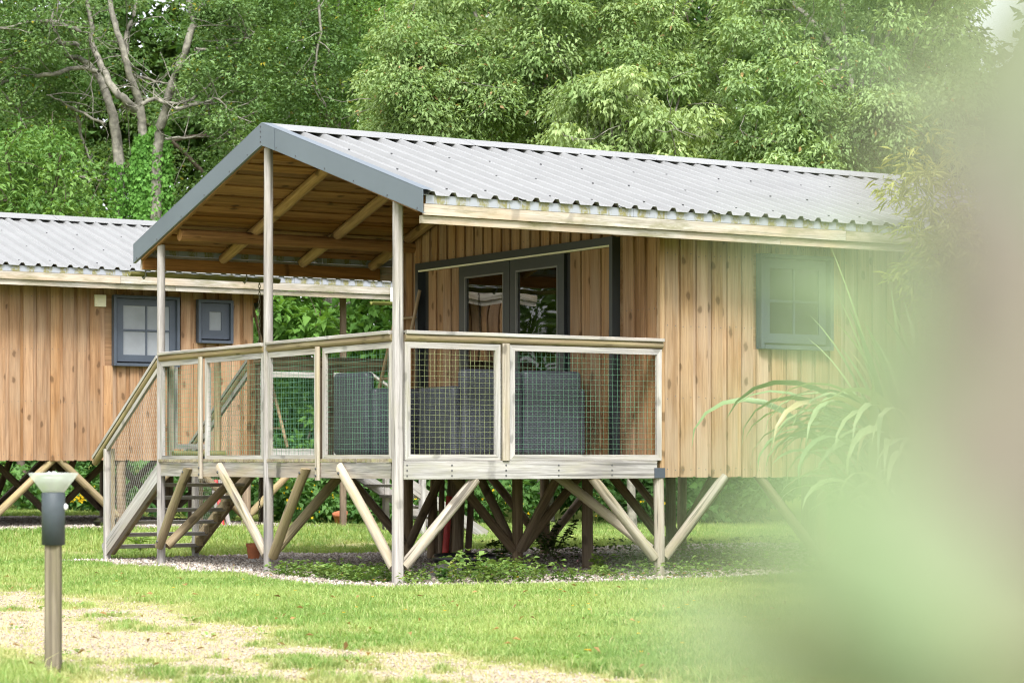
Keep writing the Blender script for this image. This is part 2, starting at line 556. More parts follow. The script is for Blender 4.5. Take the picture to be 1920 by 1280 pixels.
def leafmat(name, trans=0.36, rough=0.6, spec=0.16):
    m, t, b = nodes(name)
    a = N(t, 'ShaderNodeAttribute', attribute_name='Col')
    t.links.new(a.outputs['Color'], b.inputs['Base Color'])
    b.inputs['Roughness'].default_value = rough
    b.inputs['Specular IOR Level'].default_value = spec
    tr = t.nodes.new('ShaderNodeBsdfTranslucent')
    t.links.new(mix(t, 1.0, a.outputs['Color'], (1.25, 1.2, 0.6), 'MULTIPLY'), tr.inputs[0])
    mx = t.nodes.new('ShaderNodeMixShader'); mx.inputs[0].default_value = trans
    t.links.new(b.outputs[0], mx.inputs[1]); t.links.new(tr.outputs[0], mx.inputs[2])
    t.links.new(mx.outputs[0], t.nodes['Material Output'].inputs[0])
    return m


M['leaf'] = leafmat('tree_leaves')
M['grass'] = leafmat('grass_blades', 0.4, 0.5, 0.25)
M['flax'] = leafmat('strap_leaves', 0.22, 0.38, 0.4)
M['shrubleaf'] = leafmat('near_shrub_leaves', 0.3, 0.5, 0.3)


def stones_mat():
    m, t, b = nodes('gravel_stones')
    a = N(t, 'ShaderNodeAttribute', attribute_name='Col')
    t.links.new(a.outputs['Color'], b.inputs['Base Color'])
    b.inputs['Roughness'].default_value = 0.8
    return m


M['stones'] = stones_mat()


def ground_mat():
    m, t, b = nodes('lawn_and_bare_path')
    a = N(t, 'ShaderNodeAttribute', attribute_name='Col')      # x = worn path, y = gravel bed
    sx = N(t, 'ShaderNodeSeparateXYZ'); t.links.new(a.outputs['Vector'], sx.inputs[0])
    tc = N(t, 'ShaderNodeTexCoord')
    n1 = N(t, 'ShaderNodeTexNoise', Scale=1.7, Detail=8.0, Roughness=0.65)
    n2 = N(t, 'ShaderNodeTexNoise', Scale=60.0, Detail=4.0, Roughness=0.7)
    n3 = N(t, 'ShaderNodeTexNoise', Scale=9.0, Detail=5.0, Roughness=0.65)
    for n in (n1, n2, n3): t.links.new(tc.outputs['Object'], n.inputs['Vector'])
    green = mix(t, n3.outputs[0], (0.17, 0.235, 0.045), (0.31, 0.34, 0.10))
    sand = mix(t, ramp(t, n2.outputs[0], [(0.35, 0.0), (0.6, 1.0)]), (0.32, 0.25, 0.18), (0.455, 0.38, 0.29))
    sand = mix(t, ramp(t, n3.outputs[0], [(0.45, 0.0), (0.65, 0.7)]), sand, (0.42, 0.36, 0.195))
    f = math_(t, 'ADD', sx.outputs[0], math_(t, 'MULTIPLY', math_(t, 'SUBTRACT', n3.outputs[0], 0.5), 0.9))
    f = ramp(t, f, [(0.22, 0.0), (0.62, 1.0)])
    c = mix(t, f, green, sand)
    grav = mix(t, ramp(t, n2.outputs[0], [(0.4, 0.0), (0.6, 1.0)]), (0.13, 0.10, 0.075), (0.33, 0.28, 0.23))
    c = mix(t, ramp(t, sx.outputs[1], [(0.4, 0.0), (0.6, 1.0)]), c, grav)
    t.links.new(c, b.inputs['Base Color'])
    b.inputs['Roughness'].default_value = 0.95
    b.inputs['Specular IOR Level'].default_value = 0.1
    bp = N(t, 'ShaderNodeBump', Strength=0.6, Distance=0.02)
    t.links.new(n2.outputs[0], bp.inputs['Height']); t.links.new(bp.outputs[0], b.inputs['Normal'])
    return m


M['ground'] = ground_mat()


# ---------------------------------------------------------------- ground
def sstep(a, b, x):
    t = np.clip((x - a) / (b - a), 0, 1)
    return t * t * (3 - 2 * t)


def vnoise(x, y, s, seed):
    """smooth value noise"""
    x = np.asarray(x) * s; y = np.asarray(y) * s
    xi = np.floor(x).astype(int); yi = np.floor(y).astype(int)
    fx = x - xi; fy = y - yi
    fx = fx * fx * (3 - 2 * fx); fy = fy * fy * (3 - 2 * fy)

    def h(i, j):
        n = (i * 374761393 + j * 668265263 + seed * 974711) & 0x7fffffff
        n = ((n ^ (n >> 13)) * 1274126177) & 0x7fffffff
        return ((n ^ (n >> 16)) & 0xffff) / 65535.0
    return (h(xi, yi) * (1 - fx) + h(xi + 1, yi) * fx) * (1 - fy) + (h(xi, yi + 1) * (1 - fx) + h(xi + 1, yi + 1) * fx) * fy


def ground_z(x, y):
    z = 0.21 * sstep(6.6, 9.8, y) * (1 - sstep(3.8, 6.2, x))
    dist = (x - CAMX) * VIEW[0] + (y - CAMY) * VIEW[1]
    z = z + 1.6 * sstep(38, 58, dist)
    return z - 0.035 + 0.02 * (vnoise(x, y, 0.6, 3) - 0.5)


def view_uv(x, y):
    """distance along and across the line of sight from the photographer's spot, metres"""
    dx = x - CAMX; dy = y - CAMY
    return dx * VIEW[0] + dy * VIEW[1], dx * RIGHT[0] + dy * RIGHT[1]


def fbm(x, y, s, seed):
    return 0.5 * vnoise(x, y, s, seed) + 0.3 * vnoise(x, y, s * 2.3, seed + 1) + 0.2 * vnoise(x, y, s * 5.1, seed + 2)


def path_mask(x, y):
    """worn sandy track that crosses in front of the cabins: ground distances measured off its two edges"""
    d, s = view_uv(x, y)
    far = np.interp(s, [-5, -4.2, -2.6, -1.25, -0.45, 0.1, 0.8, 1.4, 2.5], [20.2, 19.8, 17.0, 14.3, 12.9, 11.9, 10.9, 10.4, 9.5])
    near = np.interp(s, [-5, -2.9, -2.1, -1.5, -1.0, 2.5], [14.6, 13.2, 11.3, 10.2, 9.0, 7.0])
    w = 2.2 * (fbm(x, y, 0.8, 5) - 0.5)
    m = sstep(-0.9, 1.3, far + w - d) * sstep(-0.9, 1.3, d - near + w)
    patch = sstep(0.48, 0.74, fbm(x, y, 2.4, 15))
    m = m * (1.0 - 0.75 * patch)
    # a second worn trace in the lawn between the two cabins
    far2 = np.exp(-((y - 7.3 - 0.06 * (x - 2)) / 0.35) ** 2) * sstep(-6, -3, x) * (1 - sstep(3.5, 7, x)) * 0.5 * sstep(0.35, 0.6, fbm(x, y, 1.0, 44))
    return np.maximum(m, far2)


def gravel_mask(x, y):
    w = 0.5 * (vnoise(x, y, 1.4, 8) - 0.5)
    a = sstep(-0.62, -0.42, x + w) * sstep(-0.62, -0.42, y + w * 0.7) * (1 - sstep(6.0, 6.2, y + w)) * (1 - sstep(9.2, 9.5, x))
    b = sstep(9.3, 9.5, y + w * 0.5) * (1 - sstep(15.2, 15.5, y + w)) * (1 - sstep(5.6, 5.9, x + w)) * sstep(-9, -8.5, x)
    return np.maximum(a, b)


def make_ground():
    fx = np.concatenate([[-400, -200, -90, -50, -30, -20], np.arange(-14, 13, 0.14), [14, 18, 26, 40, 70, 140, 250, 400]])
    fy = np.concatenate([[-400, -200, -90, -50, -32], np.arange(-22, 17, 0.14), [18, 21, 26, 34, 44, 60, 90, 160, 260, 400]])
    X, Y = np.meshgrid(fx, fy, indexing='ij')
    Z = ground_z(X, Y)
    V = np.stack([X, Y, Z], -1).reshape(-1, 3)
    nx, ny = X.shape
    i = np.arange(nx * ny).reshape(nx, ny)
    F = np.stack([i[:-1, :-1], i[1:, :-1], i[1:, 1:], i[:-1, 1:]], -1).reshape(-1, 4)
    col = np.stack([path_mask(X, Y), gravel_mask(X, Y), 0 * X], -1).reshape(-1, 3)
    tag(rawmesh('ground', V, F, M['ground'], None, True, col=col), kind='structure')


make_ground()

# ---------------------------------------------------------------- cabins
RIDGE_Y, RIDGE_Z, SLOPE = 2.33, 3.905, 0.300      # underside of the sheets at the ridge
EAVE = 2.82                                        # ridge to eave, horizontally


def roof_z(y):
    return RIDGE_Z - SLOPE * abs(y - RIDGE_Y)


def window(root, x0, x1, z0, z1, y, pane, bars=True, sash=0.085, opening=False):
    """casement set in a wall that faces -y"""
    mb = MB(); f = 0.035; d = 0.075
    mb.box((x0, y - d, z0), (x0 + f, y, z1)).box((x1 - f, y - d, z0), (x1, y, z1))
    mb.box((x0 + f, y - d, z1 - f), (x1 - f, y, z1)).box((x0 + f - 0.0, y - d - 0.012, z0), (x1 - f, y, z0 + f))
    w = mb.build('window', M['anthracite'], root)
    a0, a1, b0, b1 = x0 + f + 0.004, x1 - f - 0.02, z0 + f + 0.02, z1 - f - 0.004
    yo = y - 0.035
    sb = MB()
    sb.box((a0, yo, b0), (a0 + sash, yo + 0.03, b1)).box((a1 - sash, yo, b0), (a1, yo + 0.03, b1))
    sb.box((a0 + sash, yo, b1 - sash), (a1 - sash, yo + 0.03, b1)).box((a0 + sash, yo, b0), (a1 - sash, yo + 0.03, b0 + sash))
    sb.build('sash', M['anthracite'], w)
    px0, px1, pz0, pz1 = a0 + sash, a1 - sash, b0 + sash, b1 - sash
    if bars:
        cx, cz = (px0 + px1) / 2, (pz0 + pz1) / 2
        bb = MB()
        bb.box((cx - 0.011, yo + 0.003, pz0), (cx + 0.011, yo + 0.028, pz1))
        bb.box((px0, yo + 0.005, cz - 0.011), (cx - 0.011, yo + 0.026, cz + 0.011)).box((cx + 0.011, yo + 0.005, cz - 0.011), (px1, yo + 0.026, cz + 0.011))
        bb.build('glazing_bar', M['anthracite'], w)
        for xa, xb in ((px0, cx - 0.011), (cx + 0.011, px1)):
            for za, zb in ((pz0, cz - 0.011), (cz + 0.011, pz1)):
                MB().box((xa, yo + 0.015, za), (xb, yo + 0.021, zb)).build('pane', pane, w)
    else:
        MB().box((px0, yo + 0.015, pz0), (px1, yo + 0.021, pz1)).build('pane', pane, w)
    MB().box((x0 + f, y + 0.001, z0 + f), (x1 - f, y + 0.004, z1 - f)).build('recess_shade', M['black'], w)  # black sheet: the shade of the window recess put in as colour
    return w


def roof(root, xa, xb, sheets=True):
    """corrugated sheets on both slopes, ridge caps, barge and eave trims"""
    pitch = 0.195
    nrib = 5
    n = int((xb - xa) / (pitch * nrib) + 0.5)
    for side in (-1, 1):
        k = math.hypot(1, SLOPE)
        e = np.array([0, side / k, -SLOPE / k]); nrm = np.array([0, side * SLOPE / k, 1 / k])
        Ls = EAVE * k
        for i in range(n):
            x0 = xa + i * pitch * nrib
            top = []
            for r in range(nrib):
                b = r * pitch
                top += ([(-0.040, 0.011), (-0.012, 0.010)] if r == 0 and i > 0 else []) + [(b, 0.0), (b + 0.050, 0.0), (b + 0.071, 0.032), (b + 0.106, 0.032), (b + 0.127, 0.0)]
            top += [(nrib * pitch - 0.045, 0.0), (nrib * pitch - 0.043, 0.0)]
            lift = 0.0045 * (i % 2)
            prof = [(a, b + 0.004 + lift) for a, b in top] + [(a, b + 0.001 + lift) for a, b in reversed(top)]
            p0 = np.array([x0, RIDGE_Y, RIDGE_Z]) + e * 0.02
            p1 = np.array([x0, RIDGE_Y, RIDGE_Z]) + e * (Ls + random.uniform(-0.008, 0.012))
            sh = MB().prism(prof, p0, p1, (1, 0, 0), nrm).build('roof_sheet', M['roof'], root)
            sc = MB()
            for row in (0.28, 1.15, 2.0, Ls - 0.12):
                for r in range(1, nrib, 2):
                    c = np.array([x0 + r * pitch + (0.088 if r % 2 else 0.025), RIDGE_Y, RIDGE_Z]) + e * (row + random.uniform(-.05, .05)) + nrm * (0.040 if r % 2 else 0.006)
                    sc.beam(c - nrm * 0.004, c + nrm * 0.007, 0.013, 0.013, e)
            sc.build('screw', M['screw'], sh, kind='stuff')
        # drip flashing and timber eave boards
        ye = RIDGE_Y + side * (EAVE - 0.02)
        ze = RIDGE_Z - SLOPE * (EAVE - 0.02)
        x = xa + 0.045
        while x < xb - 0.1:
            x2 = min(x + 2.0, xb)
            MB().box((x, min(ye, ye - side * 0.006), ze - 0.068), (x2 - 0.003, max(ye, ye - side * 0.006), ze + 0.001)).build('drip_flashing', M['drip'], root)
            x = x2
        for (za, zb, yy, dx) in ((ze - 0.158, ze - 0.071, ye - side * 0.014, 0.03), (ze - 0.222, ze - 0.162, ye - side * 0.040, 0.015)):
            xs = xa + dx
            while xs < xb - 0.1:
                x2 = min(xs + 3.6 + (0.7 if dx == 0.03 else 0), xb)
                MB().beam((xs, yy, (za + zb) / 2), (x2 - 0.003, yy, (za + zb) / 2 + 0.0), 0.026, zb - za).build('eave_board', M['eave'], root)
                xs = x2
    x = xa - 0.012
    while x < xb - 0.1:
        x2 = min(x + 2.05, xb + 0.05)
        h = 0.046
        w = 0.25
        prof = [(-w, -SLOPE * w + h), (0, h + 0.012), (w, -SLOPE * w + h), (w, -SLOPE * w + h - 0.004), (0, h + 0.006), (-w, -SLOPE * w + h - 0.004)]
        MB().prism(prof, (x, RIDGE_Y, RIDGE_Z), (x2 + 0.01, RIDGE_Y, RIDGE_Z), (0, 1, 0), (0, 0, 1)).build('ridge_cap', M['roof'], root)
        x = x2
    # barge trim on the gable: one plate per slope plus the cap at the peak
    bx = xa - 0.022
    zt = RIDGE_Z + 0.052
    for side in (-1, 1):
        ysp = RIDGE_Y + side * (EAVE + 0.045)
        zsp = zt - SLOPE * (EAVE + 0.045)
        H = 0.19
        mb = MB()
        vs, gs = [], []
        yk = RIDGE_Y + side * 0.004
        for xx in (bx, bx + 0.005):
            vs += [(xx, yk, zt), (xx, ysp, zsp), (xx, ysp, zsp - H + 0.01), (xx, yk, zt - H)]
        fs = [(0, 3, 2, 1), (4, 5, 6, 7), (0, 1, 5, 4), (1, 2, 6, 5), (2, 3, 7, 6), (3, 0, 4, 7)]
        if side > 0: fs = [f[::-1] for f in fs]
        mb.add(vs, fs)
        # folded lips, top over the sheets and bottom back under the boards
        for dz, ww in ((0.002, 0.10), (-H - 0.004, 0.03)):
            vs = []
            for yy, zz in ((yk, zt + dz), (ysp, zsp + dz + (0.01 if dz < 0 else 0))):
                vs += [(bx, yy, zz), (bx + ww, yy, zz), (bx + ww, yy, zz + 0.003), (bx, yy, zz + 0.003)]
            mb.add(vs, [(0, 1, 2, 3), (7, 6, 5, 4), (0, 4, 5, 1), (1, 5, 6, 2), (2, 6, 7, 3), (3, 7, 4, 0)])
        pl = mb.build('barge_trim', M['barge'], root)
        sc = MB()
        for t in (0.1, 0.23, 0.42, 0.60, 0.80, 0.97):
            yy = yk + (ysp - yk) * t; zz = zt + (zsp - zt) * t - (H - 0.025)
            sc.beam((bx - 0.004, yy, zz), (bx + 0.002, yy, zz), 0.012, 0.012)
        sc.build('screw', M['screw'], pl, kind='stuff')
    cp = MB()
    for side in (-1, 1):
        ya, yb = RIDGE_Y, RIDGE_Y + side * 0.26
        vs = []
        for xx in (bx - 0.004, bx - 0.001):
            vs += [(xx, ya, zt + 0.003), (xx, yb, zt - SLOPE * 0.26 + 0.003), (xx, yb, zt - SLOPE * 0.26 - 0.192), (xx, ya, zt - 0.197)]
        fs = [(0, 3, 2, 1), (4, 5, 6, 7), (0, 1, 5, 4), (1, 2, 6, 5), (2, 3, 7, 6), (3, 0, 4, 7)]
        if side > 0: fs = [f[::-1] for f in fs]
        cp.add(vs, fs)
    c = cp.build('barge_peak', M['barge'], root)
    sc = MB()
    for dz in (0.03, 0.075, 0.12, 0.165):
        sc.beam((bx - 0.009, RIDGE_Y + 0.012, zt - dz), (bx - 0.003, RIDGE_Y + 0.012, zt - dz), 0.013, 0.013)
    sc.build('screw', M['screw'], c, kind='stuff')


def ceiling(root, xa, xb, full=True):
    """boards that carry the sheets, seen from below under the veranda roof"""
    k = math.hypot(1, SLOPE)
    for side in (1, -1):
        e = np.array([0, side / k, -SLOPE / k]); nrm = np.array([0, side * SLOPE / k, 1 / k])
        s0 = 0.03; w = 0.128
        i = 0
        while s0 + w < EAVE * k - 0.04:
            c = np.array([0, RIDGE_Y, RIDGE_Z - 0.006]) + e * (s0 + w / 2) - nrm * (0.016 + (0.015 if i % 2 else 0.0))
            a = c + np.array([xa + random.uniform(0, 0.004), 0, 0]); b = c + np.array([xb, 0, 0])
            MB().beam(a, b, w - 0.010 + 0.014 * (i % 2), 0.018, nrm).build('roof_board', M['ceiling'], root)
            s0 += w; i += 1


def boards(root, axis, a0, a1, zlo, ztop, plane, out, holes, mat, part='wall_board'):
    """board-on-board cladding: recessed and proud boards, split round openings.
    axis 'x' (wall in the plane y=plane) or 'y' (x=plane); out = outward sign"""
    step = 0.168
    n = int((a1 - a0) / step + 0.5)
    step = (a1 - a0) / n
    nl = MB()
    for layer in (0, 1):
        for i in range(n + (1 if layer == 0 else 0)):
            c = a0 + (i + (0.5 if layer else 0.0)) * step
            w = (0.118 + random.uniform(-0.012, 0.016)) if layer else 0.09
            lo, hi = max(a0, c - w / 2), min(a1, c + w / 2)
            if hi - lo < 0.02: continue
            th = 0.021
            d = plane + out * (0.011 if layer == 0 else 0.0335 + random.uniform(-0.002, 0.002))
            segs = [(zlo - random.uniform(0, 0.008) - (0.006 if layer else 0), None)]
            for (h0, h1, z0, z1) in holes:
                if hi > h0 + 0.004 and lo < h1 - 0.004:
                    new = []
                    for s0, s1 in segs:
                        if s1 is None or s1 > z0:
                            if s0 < z0: new.append((s0, z0))
                            if z1 is not None and (s1 is None or s1 > z1): new.append((max(z1, s0), s1))
                        else: new.append((s0, s1))
                    segs = new
            for s0, s1 in segs:
                mb = MB()
                zt0 = ztop(lo) if s1 is None else s1
                zt1 = ztop(hi) if s1 is None else s1
                ln = max(zt0, zt1) - s0
                if ln < 0.04: continue
                o0, o1 = (d - th / 2, d + th / 2)
                vs = []
                gs = []
                for zz0, zz1 in ((s0, s0), (zt0, zt1)):
                    for (q, dd) in ((lo, o0), (hi, o0), (hi, o1), (lo, o1)):
                        zz = zz0 if q == lo else zz1
                        vs.append((q, dd, zz) if axis == 'x' else (dd, q, zz))
                        gs.append((zz, q - c, dd - d))
                fs = [(0, 3, 2, 1), (4, 5, 6, 7), (0, 1, 5, 4), (1, 2, 6, 5), (2, 3, 7, 6), (3, 0, 4, 7)]
                if axis == 'y': fs = [f[::-1] for f in fs]
                mb.add(vs, fs, gs).build(part, mat, root)
                if layer:
                    zn = s0 + 0.07
                    while zn < ln + s0 - 0.05:
                        for q in (c - w * 0.32, c + w * 0.32):
                            zq = zn + random.uniform(-0.012, 0.012)
                            p0 = np.array((q, d + out * th * 0.5, zq) if axis == 'x' else (d + out * th * 0.5, q, zq))
                            e_ = np.array((0, out, 0) if axis == 'x' else (out, 0, 0))
                            nl.beam(p0 - e_ * 0.002, p0 + e_ * 0.0015, 0.008, 0.008)
                        zn += 0.62

    nl.build('nail', M['screw'], root, kind='stuff')


def stilt(root, x, y, top, foot=0.0, r=0.05, braces=(), mat='stilt', rb=0.045, name='stilt', bmat='stilt', reach=0.70, lift=0.13):
    MB().log((x, y, foot - 0.12), (x + random.uniform(-.01, .01), y, top), r * 1.04, r, 10, 3, random.uniform(-.008, .008)).build(name, M[mat], root)
    for (dx, dy) in braces:
        a = (x + dx * 0.05, y + dy * 0.05, foot + lift)
        b = (x + dx * reach, y + dy * reach, top + 0.0)
        MB().log(a, b, rb, rb * 0.95, 10, 3, random.uniform(-.01, .01)).build('brace', M[bmat], root)


def wire_panel(root, o, u, v, Wd, Ht, pitch=0.045, r=0.0013, mat='wire', jit=0.004):
    """welded mesh, every wire a thin tube with a little slack"""
    o = np.array(o, float); u = np.array(u, float); v = np.array(v, float)
    mb = MB()
    nx = max(2, int(Wd / pitch)); nz = max(2, int(Ht / pitch))
    ph = random.random() * 6
    for i in range(1, nx):
        pts = [o + u * (i * Wd / nx + jit * math.sin(ph + i * 2.3 + k * 0.9)) + v * (Ht * k / 6) for k in range(7)]
        mb.tube(pts, r, 3)
    for j in range(1, nz):
        pts = [o + v * (j * Ht / nz + jit * 0.8 * math.sin(ph + j * 1.7 + k * 0.8)) + u * (Wd * k / 8) for k in range(9)]
        mb.tube(pts, r, 3)
    return mb.build('wire_mesh', M[mat], root)


def diamond_panel(root, poly, p0, u, v, pitch=0.05, r=0.0015, mat='wiregrey'):
    """chain-link mesh clipped to a polygon given in (u, v) metres"""
    p0 = np.array(p0, float); u = np.array(u, float); v = np.array(v, float)
    mb = MB()
    P = np.array(poly)
    for sgn in (1, -1):
        d = np.array([0.50, sgn * 0.866]); nn = np.array([-d[1], d[0]])
        t = P @ nn
        c = t.min() + pitch * 0.4
        while c < t.max():
            hits = []
            for i in range(len(P)):
                a, b = P[i], P[(i + 1) % len(P)]
                ta, tb = a @ nn - c, b @ nn - c
                if ta * tb < 0:
                    q = a + (b - a) * ta / (ta - tb); hits.append(q)
            if len(hits) >= 2:
                hits.sort(key=lambda q: q @ d)
                for h in range(0, len(hits) - 1, 2):
                    a, b = hits[h], hits[h + 1]
                    mb.tube([p0 + u * a[0] + v * a[1], p0 + u * b[0] + v * b[1]], r, 3)
            c += pitch * 0.86
    return mb.build('wire_mesh', M[mat], root)


def frame_panel(root, a, b, zlo, zhi, outv, fw=0.048, mat='grey', wire='wire', thick=0.03, pitch=0.045):
    """timber frame with mitred corners between plan points a and b, wire mesh behind"""
    a = np.array([a[0], a[1], 0.0]); b = np.array([b[0], b[1], 0.0]); d = b - a; L = np.linalg.norm(d); d /= L
    o = np.array([outv[0], outv[1], 0.0])
    fr = MB()
    z = np.array([0, 0, 1.0])
    # four mitred strips
    cor_o = [(0, zlo), (L, zlo), (L, zhi), (0, zhi)]
    cor_i = [(fw, zlo + fw), (L - fw, zlo + fw), (L - fw, zhi - fw), (fw, zhi - fw)]
    host = None
    for i in range(4):
        j = (i + 1) % 4
        q = [cor_o[i], cor_o[j], cor_i[j], cor_i[i]]
        mb = MB()
        vs, gs = [], []
        for dd in (0, thick):
            for (s_, zz) in q:
                vs.append(a + d * s_ + z * zz + o * dd)
                gs.append((s_, zz, dd) if i % 2 == 0 else (zz, s_, dd))
        mb.add(vs, [(0, 1, 2, 3), (7, 6, 5, 4), (0, 4, 5, 1), (1, 5, 6, 2), (2, 6, 7, 3), (3, 7, 4, 0)], gs)
        mb.build('frame_strip', M[mat], root)
    if wire:
        wire_panel(root, a + d * fw + z * (zlo + fw) + o * (thick * 0.5 + 0.001), d, z, L - 2 * fw, zhi - zlo - 2 * fw, pitch, mat=wire)


def top_rail(root, a, b, z, outv=(0, 0), mat='grey'):
    """flat capping board over a half-round rail"""
    a = np.array([*a, z]); b = np.array([*b, z])
    MB().beam(a - np.array([0, 0, 0.015]), b - np.array([0, 0, 0.015]), 0.10, 0.030, ch=0.004).build('capping_rail', M[mat], root)
    MB().log(a - np.array([0, 0, 0.056]), b - np.array([0, 0, 0.056]), 0.038, 0.036, 10, 4, 0.006).build('round_rail', M['treated'], root)


# ---- the cabin in front -------------------------------------------------
set_tf()
cabin = empty('timber_cabin', (0, 0, 0), 'larch cabin on stilts with an open veranda under a grey corrugated gable roof', 'cabin', 'timber cabins on stilts')
LX, WX, DY = 8.1, 2.62, 4.69
roof(cabin, -0.055, LX + 0.1)
ceiling(cabin, -0.05, WX + 0.02)
# shell behind the boards
sh = MB()
sh.box((WX + 0.03, 0.03, 0.86), (LX, 0.07, 3.08)).box((WX + 0.03, DY - 0.07, 0.86), (LX, DY - 0.03, 3.08)).box((LX - 0.04, 0.07, 0.86), (LX, DY - 0.07, 3.08))
sh.box((WX + 0.03, 0.07, 0.86), (WX + 0.06, 0.70, 3.05)).box((WX + 0.03, 4.22, 0.86), (WX + 0.06, DY - 0.07, 3.05))
sh.box((WX + 0.03, 0.70, 2.96), (WX + 0.06, 4.22, 3.05))
sh.add([(WX + 0.03, 0.03, 3.051), (WX + 0.03, DY - 0.03, 3.051), (WX + 0.03, RIDGE_Y, 3.84), (WX + 0.06, 0.03, 3.051), (WX + 0.06, DY - 0.03, 3.051), (WX + 0.06, RIDGE_Y, 3.84)],
       [(0, 1, 2), (5, 4, 3), (0, 3, 4, 1), (1, 4, 5, 2), (2, 5, 3, 0)])
sh.box((WX + 0.9, 0.08, 0.985), (WX + 0.93, 3.2, 2.9))
sh.build('wall', M['siding'], cabin)
MB().box((WX + 0.0, 0.035, 0.845), (LX, DY - 0.035, 0.978)).build('floor', M['darkwood'], cabin)


def gable_top(y):
    return roof_z(y) - 0.05


DOOR = (0.69, 4.215, 0.99, 2.952)
boards(cabin, 'x', WX + 0.0, LX, 0.832, lambda x: 3.03, 0.03, -1, [(3.636, 4.462, 1.955, 2.80)], M['siding_pale'])
boards(cabin, 'y', 0.055, DY - 0.02, 0.99, gable_top, WX + 0.03, -1, [DOOR], M['siding'])
MB().beam((WX - 0.012, 0.012, 0.83), (WX - 0.012, 0.012, 3.0), 0.05, 0.05, (1, 0, 0)).build('corner_post', M['siding_pale'], cabin)
window(cabin, 3.638, 4.46, 1.957, 2.80, 0.0, M['darkpane'])
# back and end walls in simple boards are out of sight; stiles of the big door opening
dr = MB()
xo = WX - 0.055
dr.box((xo, 0.69, 0.985), (WX + 0.05, 0.74, 2.955)).box((xo, 4.165, 0.985), (WX + 0.05, 4.215, 2.955)).box((xo, 0.74, 2.885), (WX + 0.05, 4.165, 2.955))
dframe = dr.build('door_frame', M['doorpaint'], cabin)
MB().box((xo + 0.006, 0.74, 2.868), (xo + 0.03, 4.165, 2.884)).build('led_strip', M['cream'], dframe)
for (ya, yb) in ((1.40, 1.50), (3.98, 4.10)):
    MB().box((WX + 0.0, ya, 0.985), (WX + 0.028, yb, 2.866)).build('jamb_gap_shade', M['black'], dframe)  # solid black strip painted in for the shade of the slot beside the shutter
# board-clad shutters either side of the glazed leaves
for (ya, yb) in ((0.75, 1.395), (3.40, 3.975)):
    n = 4
    for i in range(n):
        w = (yb - ya) / n
        MB().beam((WX - 0.012 - 0.012 * (i % 2), ya + w * (i + .5), 0.99), (WX - 0.012 - 0.012 * (i % 2), ya + w * (i + .5), 2.865), w * (1.0 if i % 2 else 0.9), 0.024, (1, 0, 0)).build('shutter_board', M['siding'], cabin)
for (ya, yb) in ((1.51, 2.445), (2.455, 3.39)):
    s = 0.105
    lf = MB()
    lf.box((WX - 0.03, ya, 0.99), (WX + 0.02, ya + s, 2.866)).box((WX - 0.03, yb - s, 0.99), (WX + 0.02, yb, 2.866))
    lf.box((WX - 0.03, ya + s, 2.866 - s), (WX + 0.02, yb - s, 2.866)).box((WX - 0.03, ya + s, 0.99), (WX + 0.02, yb - s, 0.99 + s * 1.4))
    leaf = lf.build('door', M['doorpaint'], cabin)
    MB().box((WX - 0.012, ya + s, 0.99 + s * 1.4), (WX - 0.004, yb - s, 2.866 - s)).build('pane', M['glass'], leaf)
    gb = MB()
    for (q0, q1, r0, r1) in ((ya + s, ya + s + 0.014, 1.14, 2.76), (yb - s - 0.014, yb - s, 1.14, 2.76), (ya + s + 0.014, yb - s - 0.014, 2.747, 2.761)):
        gb.box((WX - 0.034, q0, r0), (WX - 0.014, q1, r1))
    gb.build('glazing_bead', M['zinc'], leaf)
hd = MB().box((WX - 0.075, 2.475, 1.92), (WX - 0.055, 2.50, 2.06)).box((WX - 0.056, 2.478, 1.98), (WX - 0.03, 2.498, 2.0))
hd.build('door_handle', M['zinc'], cabin)
MB().box((WX - 0.04, 1.43, 1.73), (WX - 0.02, 1.46, 1.76)).build('door_bolt', M['white'], cabin)
# veranda frame of logs under the roof
k = math.hypot(1, SLOPE)
for x in (0.83, 1.72, 2.53):
    for side in (1, -1):
        a = (x, RIDGE_Y + side * 0.02, roof_z(RIDGE_Y) - 0.105); b = (x, RIDGE_Y + side * 2.72, roof_z(RIDGE_Y + 2.72) - 0.105)
        MB().log(a, b, 0.056, 0.052, 12, 3, 0.008).build('rafter', M['log'], cabin)
MB().log((0.03, 4.33, 3.13), (WX, 4.33, 3.13), 0.06, 0.06, 12, 3).build('purlin', M['ceiling'], cabin)
MB().beam((-0.03, 5.065, 2.905), (WX, 5.065, 2.905), 0.035, 0.115).build('eave_beam', M['ceiling'], cabin)
for side in (1, -1):
    MB().beam((-0.035, RIDGE_Y + side * 0.03, roof_z(RIDGE_Y) - 0.100), (-0.035, RIDGE_Y + side * 2.74, roof_z(RIDGE_Y + 2.74) - 0.100), 0.03, 0.10).build('gable_rafter', M['ceiling'], cabin)
# gutter log with its iron hooks on the far eave
gt = MB()
pr = [(0.045 * math.cos(t), 0.045 * math.sin(t)) for t in np.linspace(math.pi, 2 * math.pi, 9)]
pr = pr + [(a * 0.72, b * 0.72) for a, b in reversed(pr)]
gt.prism(pr, (-0.12, 5.19, 2.83), (1.52, 5.19, 2.82), (0, 1, 0), (0, 0, 1))
gut = gt.build('gutter', M['mossy'], cabin)
for x in (0.02, 1.12):
    MB().tube([(x, 5.10, 2.98), (x, 5.115, 2.86), (x + .01, 5.135, 2.79), (x + .01, 5.18, 2.765), (x + .01, 5.235, 2.80)], 0.010, 5).build('gutter_hook', M['zinc'], cabin)

